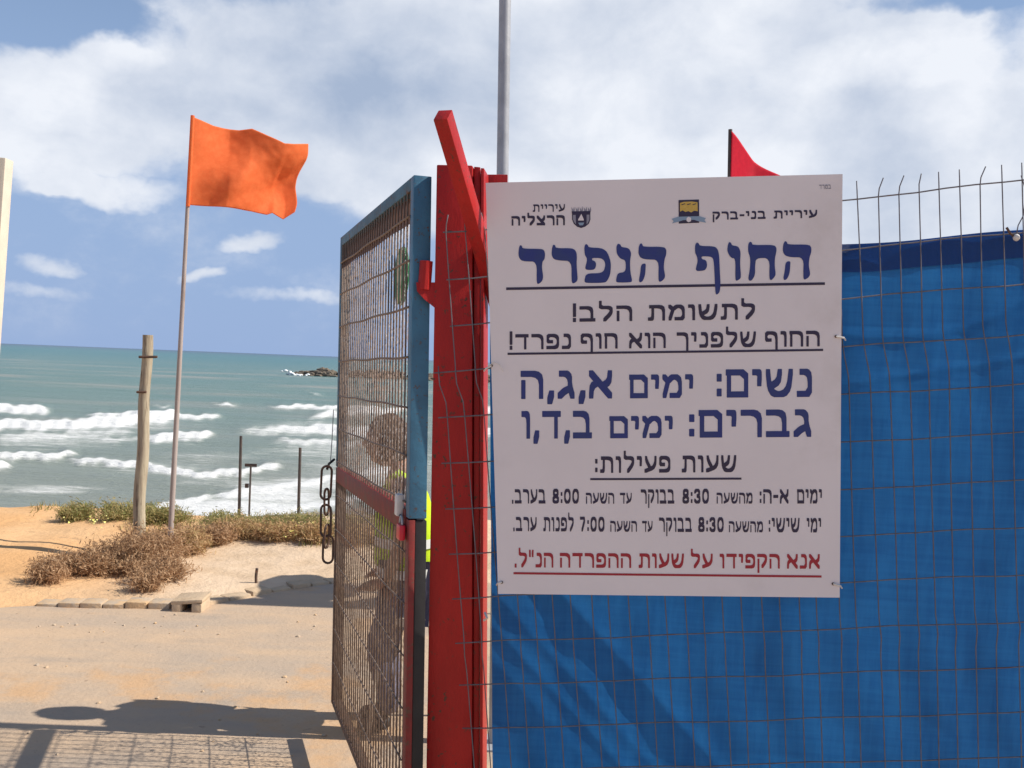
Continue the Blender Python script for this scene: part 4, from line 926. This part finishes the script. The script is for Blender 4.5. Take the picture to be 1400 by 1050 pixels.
# hinge
hg = at(582, 402, 2.97)
MB().tube([at(583, 357, 3.01), at(580, 396, 3.01)], .020, 14).build('hinge_barrel', M_red, pr_)
V = [at(569, 386, 2.995), at(598, 386, 3.01), at(598, 424, 3.01), at(580, 409, 2.995), at(570, 398, 2.995)]; V += [v + Vector((0, .022, 0)) for v in V]
flat_smooth(MB().add(V, [(4, 3, 2, 1, 0), (5, 6, 7, 8, 9)] + [(i, (i + 1) % 5, (i + 1) % 5 + 5, i + 5) for i in range(5)]).build('hinge_plate', M_red, pr_))
MB().tube([at(663, 838, 2.93), at(666, 845, 2.9), at(662, 848, 2.92)], .004, 6).build('tie_stub', M_white, pr_)

# ------------------------------------------------------------------ gate leaf swung open
DN, DF = 3.01, 4.6
nT, nB = at(566, 239, DN), at(553, 1120, DN); fT, fB = at(465.5, 325, DF), at(452.5, 960, DF)
nax = (nT - nB).normalized(); zb = fB.z; nB = nT - nax * ((nT.z - zb) / nax.z)
gd = (fB - nB); gd.z = 0; gdn = gd.normalized(); gn = Vector((gdn.y, -gdn.x, 0))      # gn: towards +x side (right)
if gn.x < 0: gn = -gn
groot = empty('mesh_gate', Vector((nB.x, nB.y, 0)), 'blue and red steel gate leaf with wire mesh and shade netting, standing open', 'gate')
def gp_(s, h):       # s 0 near .. 1 far, h 0 bottom .. 1 top
    h += DH * (1 - s) * (h / HM if h < HM else (1 - h) / (1 - HM))       # the rails sag a little towards the latch side
    return nB.lerp(fB, s).lerp(nT.lerp(fT, s), h)
GHt = (nT.z - zb)
HM = (onplane(456, 636, fB, Vector((0, 1, 0))).z - zb) / GHt; DH = (onplane(553, 699, nB, Vector((0, 1, 0))).z - zb) / GHt - HM
hm_f = (onplane(456, 636, fB, Vector((0, 1, 0))).z - zb) / GHt
hm_n = hm_f; rail_h = .10 / GHt
print('gate bottom z', zb, 'height', GHt, 'mid', hm_f)
tk = gn * .045
sw = (at(590, 400, DN) - at(565, 400, DN)).length
def bar(a0, a1, h0, h1, mt, name, off=0.0, thick=.045, bev=.003):
    n0 = gn * off; n1 = gn * (off + thick)
    return flat_smooth(prism([gp_(a0, h0) + n0, gp_(a1, h0) + n0, gp_(a1, h0) + n1, gp_(a0, h0) + n1], [gp_(a0, h1) + n0, gp_(a1, h1) + n0, gp_(a1, h1) + n1, gp_(a0, h1) + n1], bev).build(name, mt, groot))
e1 = .028
bar(0, e1, hm_f - .010, 1, M_blue, 'hinge_stile', 0, .055); bar(0, e1, 0, hm_f - .012, M_rustred, 'hinge_stile', 0, .02)
bar(.003, e1 + .001, 0, hm_f - .013, M_black, 'stile_liner', .021, .036)
bar(1 - e1, 1, hm_f, 1, M_rustblue, 'latch_stile'); bar(1 - e1 * .7, 1, 0, hm_f - .002, M_rust, 'latch_stile')
bar(e1 + .001, 1 - e1 - .001, 1 - .019, 1, M_rustblue, 'top_rail'); bar(e1 + .001, 1 - e1 - .001, 0, .013, M_rust, 'bottom_rail')
bar(e1 + .001, 1 - e1 - .001, hm_f - rail_h * .68, hm_f, M_rustred, 'middle_rail', -.003, .04)
# netting
def net(h0, h1, mt, name, s0=e1, s1=1 - e1, bulge=.012):
    V = []; Fc = []; nu, nvv = 40, 30
    for j in range(nvv + 1):
        for i in range(nu + 1):
            s_, h = s0 + (s1 - s0) * i / nu, h0 + (h1 - h0) * j / nvv
            V.append(gp_(s_, h) + gn * (.026 + bulge * mn.noise(Vector((s_ * 6, h * 7, 1))) * math.sin(math.pi * i / nu)))
    for j in range(nvv):
        for i in range(nu): a = j * (nu + 1) + i; Fc.append((a, a + 1, a + nu + 2, a + nu + 1))
    return mesh(name, V, Fc, mt, groot, True)
fz = lambda y: (onplane(460, y, fB, Vector((0, 1, 0))).z - zb) / GHt
hb = fz(358.6)
net(hm_f, hb, M_netu, 'upper_netting'); net(hb - .002, .985, M_nett, 'netting_top_band'); net(.015, hm_f - rail_h * .5, M_netl, 'lower_netting')
wv = 30
wm0 = MB().tube([Vector((0, 0, 0)), Vector((0, 0, 1))], .0029, 6).build('vertical_wire', M_gwire, None, True); wmd = wm0.data; bpy.data.objects.remove(wm0)
for i in range(wv + 1):
    s_ = .035 + (1 - .07) * i / wv; a = gp_(s_, .01) + gn * .004; b_ = gp_(s_, .99) + gn * .004; dd = b_ - a
    o = bpy.data.objects.new('vertical_wire', wmd); COL.objects.link(o); o.parent = groot; o.location = a - wloc(groot); o.scale = (1, 1, dd.length); o.rotation_mode = 'QUATERNION'; o.rotation_quaternion = dd.to_track_quat('Z', 'Y')
stp = .155 / GHt; hs_ = [fz(y) for y in (358.6, 401, 445, 492, 539, 584.5, 629)] + [hm_f - rail_h * .85 - .02 - stp * k for k in range(8) if hm_f - rail_h - .04 - stp * k > .02]
for k, h in enumerate(hs_):
    mb = MB(); mb.tube([gp_(.03 + .94 * t / 14, h + .0010 * math.sin(t * 1.1 + k)) - gn * .001 + gn * .0015 * math.sin(t * .7 + k) for t in range(15)], .0038 if h > hm_f else .0026, 6); mb.build('horizontal_wire', M_gwire, groot, True)
# green disc caught in the netting, red tag and pale latch
Pn, Nn = gp_(.0, .5), gn
gcen = onplane(543, 377, Pn + gn * .008, Nn)
V = []
for rr_, dpz in ((0, .010), (.055, .010), (.095, .004), (.10, -.006), (.095, -.010), (0, -.010)):
    V += [gcen + (gdn * math.cos(t) + Vector((0, 0, 1)) * math.sin(t)) * rr_ + gn * (.012 - dpz) for t in [2 * math.pi * k / 28 for k in range(28)]]
Fc = [(i * 28 + k, i * 28 + (k + 1) % 28, (i + 1) * 28 + (k + 1) % 28, (i + 1) * 28 + k) for i in range(5) for k in range(28)]
gdsk = mesh('green_disc', V, Fc, M_green, None, True, origin=gcen); gdsk.scale = (1, 1, 1); tag(gdsk, 'round green plastic disc behind the wires near the top of the open gate', 'plastic disc')
rp = onplane(548, 727, Pn - gn * .012, Nn)
rtg = empty('red_padlock', rp, 'small bright red padlock hanging under the white latch of the gate', 'padlock')
flat_smooth(MB().box(rp, gdn * .026, gn * .010, (0, 0, .024), .006).build('lock_body', material('bright_red_enamel', (.65, .015, .04), None, 5, .35), rtg))
MB().tube([rp + gdn * (.017 * math.cos(t)) + Vector((0, 0, .022 + .026 * math.sin(t))) for t in [math.pi * k / 10 for k in range(11)]], .004, 8).build('shackle', M_steel, rtg, True)
lp = onplane(546, 690, Pn - gn * .01, Nn); flat_smooth(MB().box(lp, gdn * .02, gn * .012, (0, 0, .034), .006).build('latch', M_white, groot))
MB().tube([lp - Vector((0, 0, .03)), rp + Vector((0, 0, .045))], .004, 6).build('latch_hook', M_black, groot)

# chain on the latch stile
ch0 = at(450, 642, 4.55)
chr_ = empty('hanging_chain', ch0, 'rusty long link chain hanging from the far edge of the gate', 'chain')
def link_mesh(c_, ax_long, ax_wide, L_, W_, r_):
    pts = []
    for k in range(9): t = math.pi * k / 8; pts.append(c_ + ax_wide * (W_ * math.cos(t)) + ax_long * ((L_ - W_) + W_ * math.sin(t)))
    for k in range(9): t = math.pi + math.pi * k / 8; pts.append(c_ + ax_wide * (W_ * math.cos(t)) + ax_long * (-(L_ - W_) + W_ * math.sin(t)))
    return MB().tube(pts, r_, 8, closed=True)
xs_ = [(446.0, 660, 23, 0), (446.5, 686, 18, 1), (445.5, 712, 22, 0), (446.8, 733, 16, 1), (448.5, 751, 19, 0)]
for px, py, hl, turn in xs_:
    c_ = at(px, py, 4.55); wide = Vector((1, 0, 0)) if not turn else Vector((.25, .97, 0))
    link_mesh(c_, Vector((random.uniform(-.04, .04), 0, 1)).normalized(), wide, hl * 4.55 / F, .023, .0055).build('link', M_rust, chr_, True)
MB().tube([at(447, 642, 4.55), at(450, 634, 4.56), at(457, 628, 4.6)], .006, 7).build('hook', M_black, chr_, True); MB().tube([at(452, 630, 4.56), at(454, 600, 4.57), at(456, 560, 4.59)], .002, 6).build('tie_wire', M_wire, chr_)

# ------------------------------------------------------------------ seated person behind the gate
PDp = 4.78
hips = at(556, 805, PDp); head_c = at(528, 604, PDp); sh = at(553, 652, PDp)
per = empty('person', Vector((hips.x, hips.y, 0)), 'brown haired person in a yellow hi-vis vest perched on a stool behind the gate', 'person')
def skin(name, verts, edges, mt, parent, sub=2, root=0):
    md = bpy.data.meshes.new(name); o0 = wloc(parent); md.from_pydata([tuple(Vector(v[0]) - o0) for v in verts], edges, []); o = bpy.data.objects.new(name, md); COL.objects.link(o); o.parent = parent
    s = o.modifiers.new('skin', 'SKIN'); 
    for i, v in enumerate(verts):
        d_ = md.skin_vertices[0].data[i]; r_ = v[1]; d_.radius = r_ if isinstance(r_, tuple) else (r_, r_); d_.use_root = (i == root)
    s.use_smooth_shade = True; ss_ = o.modifiers.new('subd', 'SUBSURF'); ss_.levels = sub; ss_.render_levels = sub
    dg = bpy.context.evaluated_depsgraph_get(); me = bpy.data.meshes.new_from_object(o.evaluated_get(dg)); o.modifiers.clear(); o.data = me; me.materials.clear(); me.materials.append(mt); me.polygons.foreach_set('use_smooth', [True] * len(me.polygons)); return o
hp = hips; Z = Vector((0, 0, 1)); Xd = Vector((-1, 0, 0)); Yd_ = Vector((0, 1, 0))
ch_ = hp.lerp(sh, .62); nk = sh.lerp(head_c, .38)
shL, shR = sh - Yd_ * .17 - Z * .03, sh + Yd_ * .17 - Z * .03
elL, elR = shL - Z * .25 - Xd * .02, shR - Z * .25 - Xd * .02; wrL, wrR = elL + Xd * .07 - Z * .2 + Yd_ * .02, elR + Xd * .07 - Z * .2 - Yd_ * .02
seat_z = hp.z - .08
hL, hR = hp - Yd_ * .09, hp + Yd_ * .09; knL, knR = hL + Xd * .12 - Z * .25, hR + Xd * .10 - Z * .25; anL = Vector((knL.x + .08, knL.y, .09)); anR = Vector((knR.x + .05, knR.y, .09))
body = skin('body', [(hp, (.10, .13)), (ch_, (.11, .13)), (sh - Z * .02, (.07, .11)), (nk, .052), (head_c - Z * .03, .06),
    (shL, .055), (elL, .042), (wrL, .027), (shR, .055), (elR, .042), (wrR, .027)],
    [(0, 1), (1, 2), (2, 3), (3, 4), (2, 5), (5, 6), (6, 7), (2, 8), (8, 9), (9, 10)], M_skin, per, 1)
for w_0, sgn in ((wrL, 1), (wrR, -1)):   # hands resting on the thighs
    vs_ = [(w_0, .024), (w_0 + Xd * .04 - Z * .01, (.020, .030)), (w_0 + Xd * .08 - Z * .02, (.015, .034))]; ed = [(0, 1), (1, 2)]
    for f_i, (lat, ln) in enumerate(((-.026, .062), (-.009, .072), (.009, .068), (.026, .052))):
        b_ = w_0 + Xd * .085 - Z * .022 + Yd_ * lat; k = len(vs_); vs_ += [(b_ + Xd * ln * .5 - Z * .004, .0085), (b_ + Xd * ln * .85 - Z * .025, .0075)]; ed += [(2, k), (k, k + 1)]
    k = len(vs_); vs_ += [(w_0 + Xd * .05 + Yd_ * (.035 * sgn) - Z * .01, .010), (w_0 + Xd * .085 + Yd_ * (.046 * sgn) - Z * .02, .0085)]; ed += [(1, k), (k, k + 1)]
    skin('hand', vs_, ed, M_skin, per, 1)
skin('trousers', [(hp - Z * .02, (.125, .15)), (hL, .10), (knL, .068), (anL, .045), (hR, .10), (knR, .068), (anR, .045)], [(0, 1), (1, 2), (2, 3), (0, 4), (4, 5), (5, 6)], M_jean, per, 1)
skin('shirt', [(hp + Z * .03, (.12, .15)), (ch_, (.125, .155)), (sh - Z * .02, (.085, .13)), (shL, .066), (elL + Z * .04, .055), (shR, .066), (elR + Z * .04, .055)], [(0, 1), (1, 2), (2, 3), (3, 4), (2, 5), (5, 6)], M_shirt, per, 1)
skin('hi_vis_vest', [(hp + Z * .0, (.140, .165)), (hp.lerp(ch_, .5), (.140, .168)), (ch_, (.142, .172)), (sh - Z * .01, (.098, .15)), (shL * .8 + sh * .2, (.075, .078)), (shR * .8 + sh * .2, (.075, .078))], [(0, 1), (1, 2), (2, 3), (3, 4), (3, 5)], M_vest, per, 1)
def band(cz, rx_, ry_, name='reflective_band'):
    V = []; n_ = 28; cx = hp.lerp(sh, (cz - hp.z) / (sh.z - hp.z))
    for dz_ in (-.022, .022): V += [Vector((cx.x + math.cos(t) * rx_, cx.y + math.sin(t) * ry_, cz + dz_)) for t in [2 * math.pi * k / n_ for k in range(n_)]]
    mesh(name, V, [(k, (k + 1) % n_, n_ + (k + 1) % n_, n_ + k) for k in range(n_)], M_refl, per, True)
band(hp.z + .10, .148, .176); band(hp.z + .24, .150, .180)
# head with face (looks towards the sea, to the left) and hair
hv = MB(); bmh = bmesh.new(); bmesh.ops.create_uvsphere(bmh, u_segments=28, v_segments=20, radius=1); bmh.verts.index_update(); V = []
for v in bmh.verts:
    x, y, z = v.co; fx = -x    # face towards -X
    r_x = .098 * (1 - .10 * (z < 0) * abs(z)); px_ = x * r_x; py_ = y * .077 * (1 - .22 * max(0, -z)); pz_ = z * .118
    if fx > .5:
        nz_ = math.exp(-((y / .16) ** 2)); px_ -= .026 * nz_ * math.exp(-((z + .12) / .14) ** 2); px_ -= .006 * math.exp(-((y / .3) ** 2)) * math.exp(-((z + .45) / .07) ** 2)
        px_ += .010 * math.exp(-(((abs(y) - .38) / .16) ** 2)) * math.exp(-((z - .05) / .12) ** 2); px_ -= .012 * nz_ * math.exp(-((z + .8) / .15) ** 2)
    V.append(head_c + Vector((px_, py_, pz_)))
mesh('head', V, [[v.index for v in f_.verts] for f_ in bmh.faces], M_skin, per, True); bmh.free()
for s_ in (-1, 1):
    MB().ico(head_c + Vector((-.078, .030 * s_, .006)), .012, 2).build('eye', M_dark, per, True); MB().ico(head_c + Vector((.012, .076 * s_, -.005)), .026, 2, (.7, .35, 1)).build('ear', M_skin, per, True)
MB().box(head_c + Vector((-.092, 0, -.055)), (.004, 0, 0), (0, .022, 0), (0, 0, .004), .002).build('mouth', material('lips', (.28, .09, .08), None), per)
hr = MB(); rg = random.Random(5); bmh = bmesh.new(); bmesh.ops.create_icosphere(bmh, subdivisions=4, radius=1); keep = [v for v in bmh.verts if not (v.co.x < -.35 and v.co.z < .45) and v.co.z > -.75]; ks = {v: i for i, v in enumerate(keep)}
V = [head_c + Vector((v.co.x * .112 + .012, v.co.y * .094, v.co.z * .132 + .006)) * 1 + v.co * (.010 * mn.noise(v.co * 5)) for v in keep]
mesh('hair', V, [[ks[v] for v in f_.verts] for f_ in bmh.faces if all(v in ks for v in f_.verts)], M_hair, per, True); bmh.free()
for an_ in (anL, anR):
    skin('shoe', [(an_ - Z * .02, (.042, .042)), (an_ - Z * .045 + Xd * .06, (.035, .042)), (an_ - Z * .058 + Xd * .17, (.026, .036))], [(0, 1), (1, 2)], M_black, per, 1)
# stool
stl = empty('stool', Vector((hp.x, hp.y, 0)), 'plain pale high stool under the person in the yellow vest', 'stool')
flat_smooth(MB().tube([Vector((hp.x + .02, hp.y, seat_z - .06)), Vector((hp.x + .02, hp.y, seat_z - .025))], .17, 24).build('seat', M_cream, stl), 40)
for sx_ in (-1, 1):
    for sy_ in (-1, 1): MB().tube([Vector((hp.x + .02 + .11 * sx_, hp.y + .11 * sy_, seat_z - .06)), Vector((hp.x + .02 + .16 * sx_, hp.y + .16 * sy_, 0))], .012, 8).build('leg', M_cream, stl, True)

# added umbrella, unseen behind the screen, put there to shade the kerb
ub = Vector((.52, 7.5, 0)); um = empty('added_umbrella', ub, 'added canvas umbrella, unseen beyond the blue tarpaulin, casting shade on the kerb', 'umbrella')
MB().tube([ub, ub + Z * 2.15], .02, 10).build('pole', M_cream, um, True)
V = [ub + Z * 2.12]; n_ = 16
for k in range(n_): t = 2 * math.pi * k / n_; V.append(ub + Vector((math.cos(t) * .40, math.sin(t) * .40, 1.90 - .03 * (k % 2))))
cn = mesh('canopy', V, [(0, k + 1, (k + 1) % n_ + 1) for k in range(n_)], M_canvas, um)
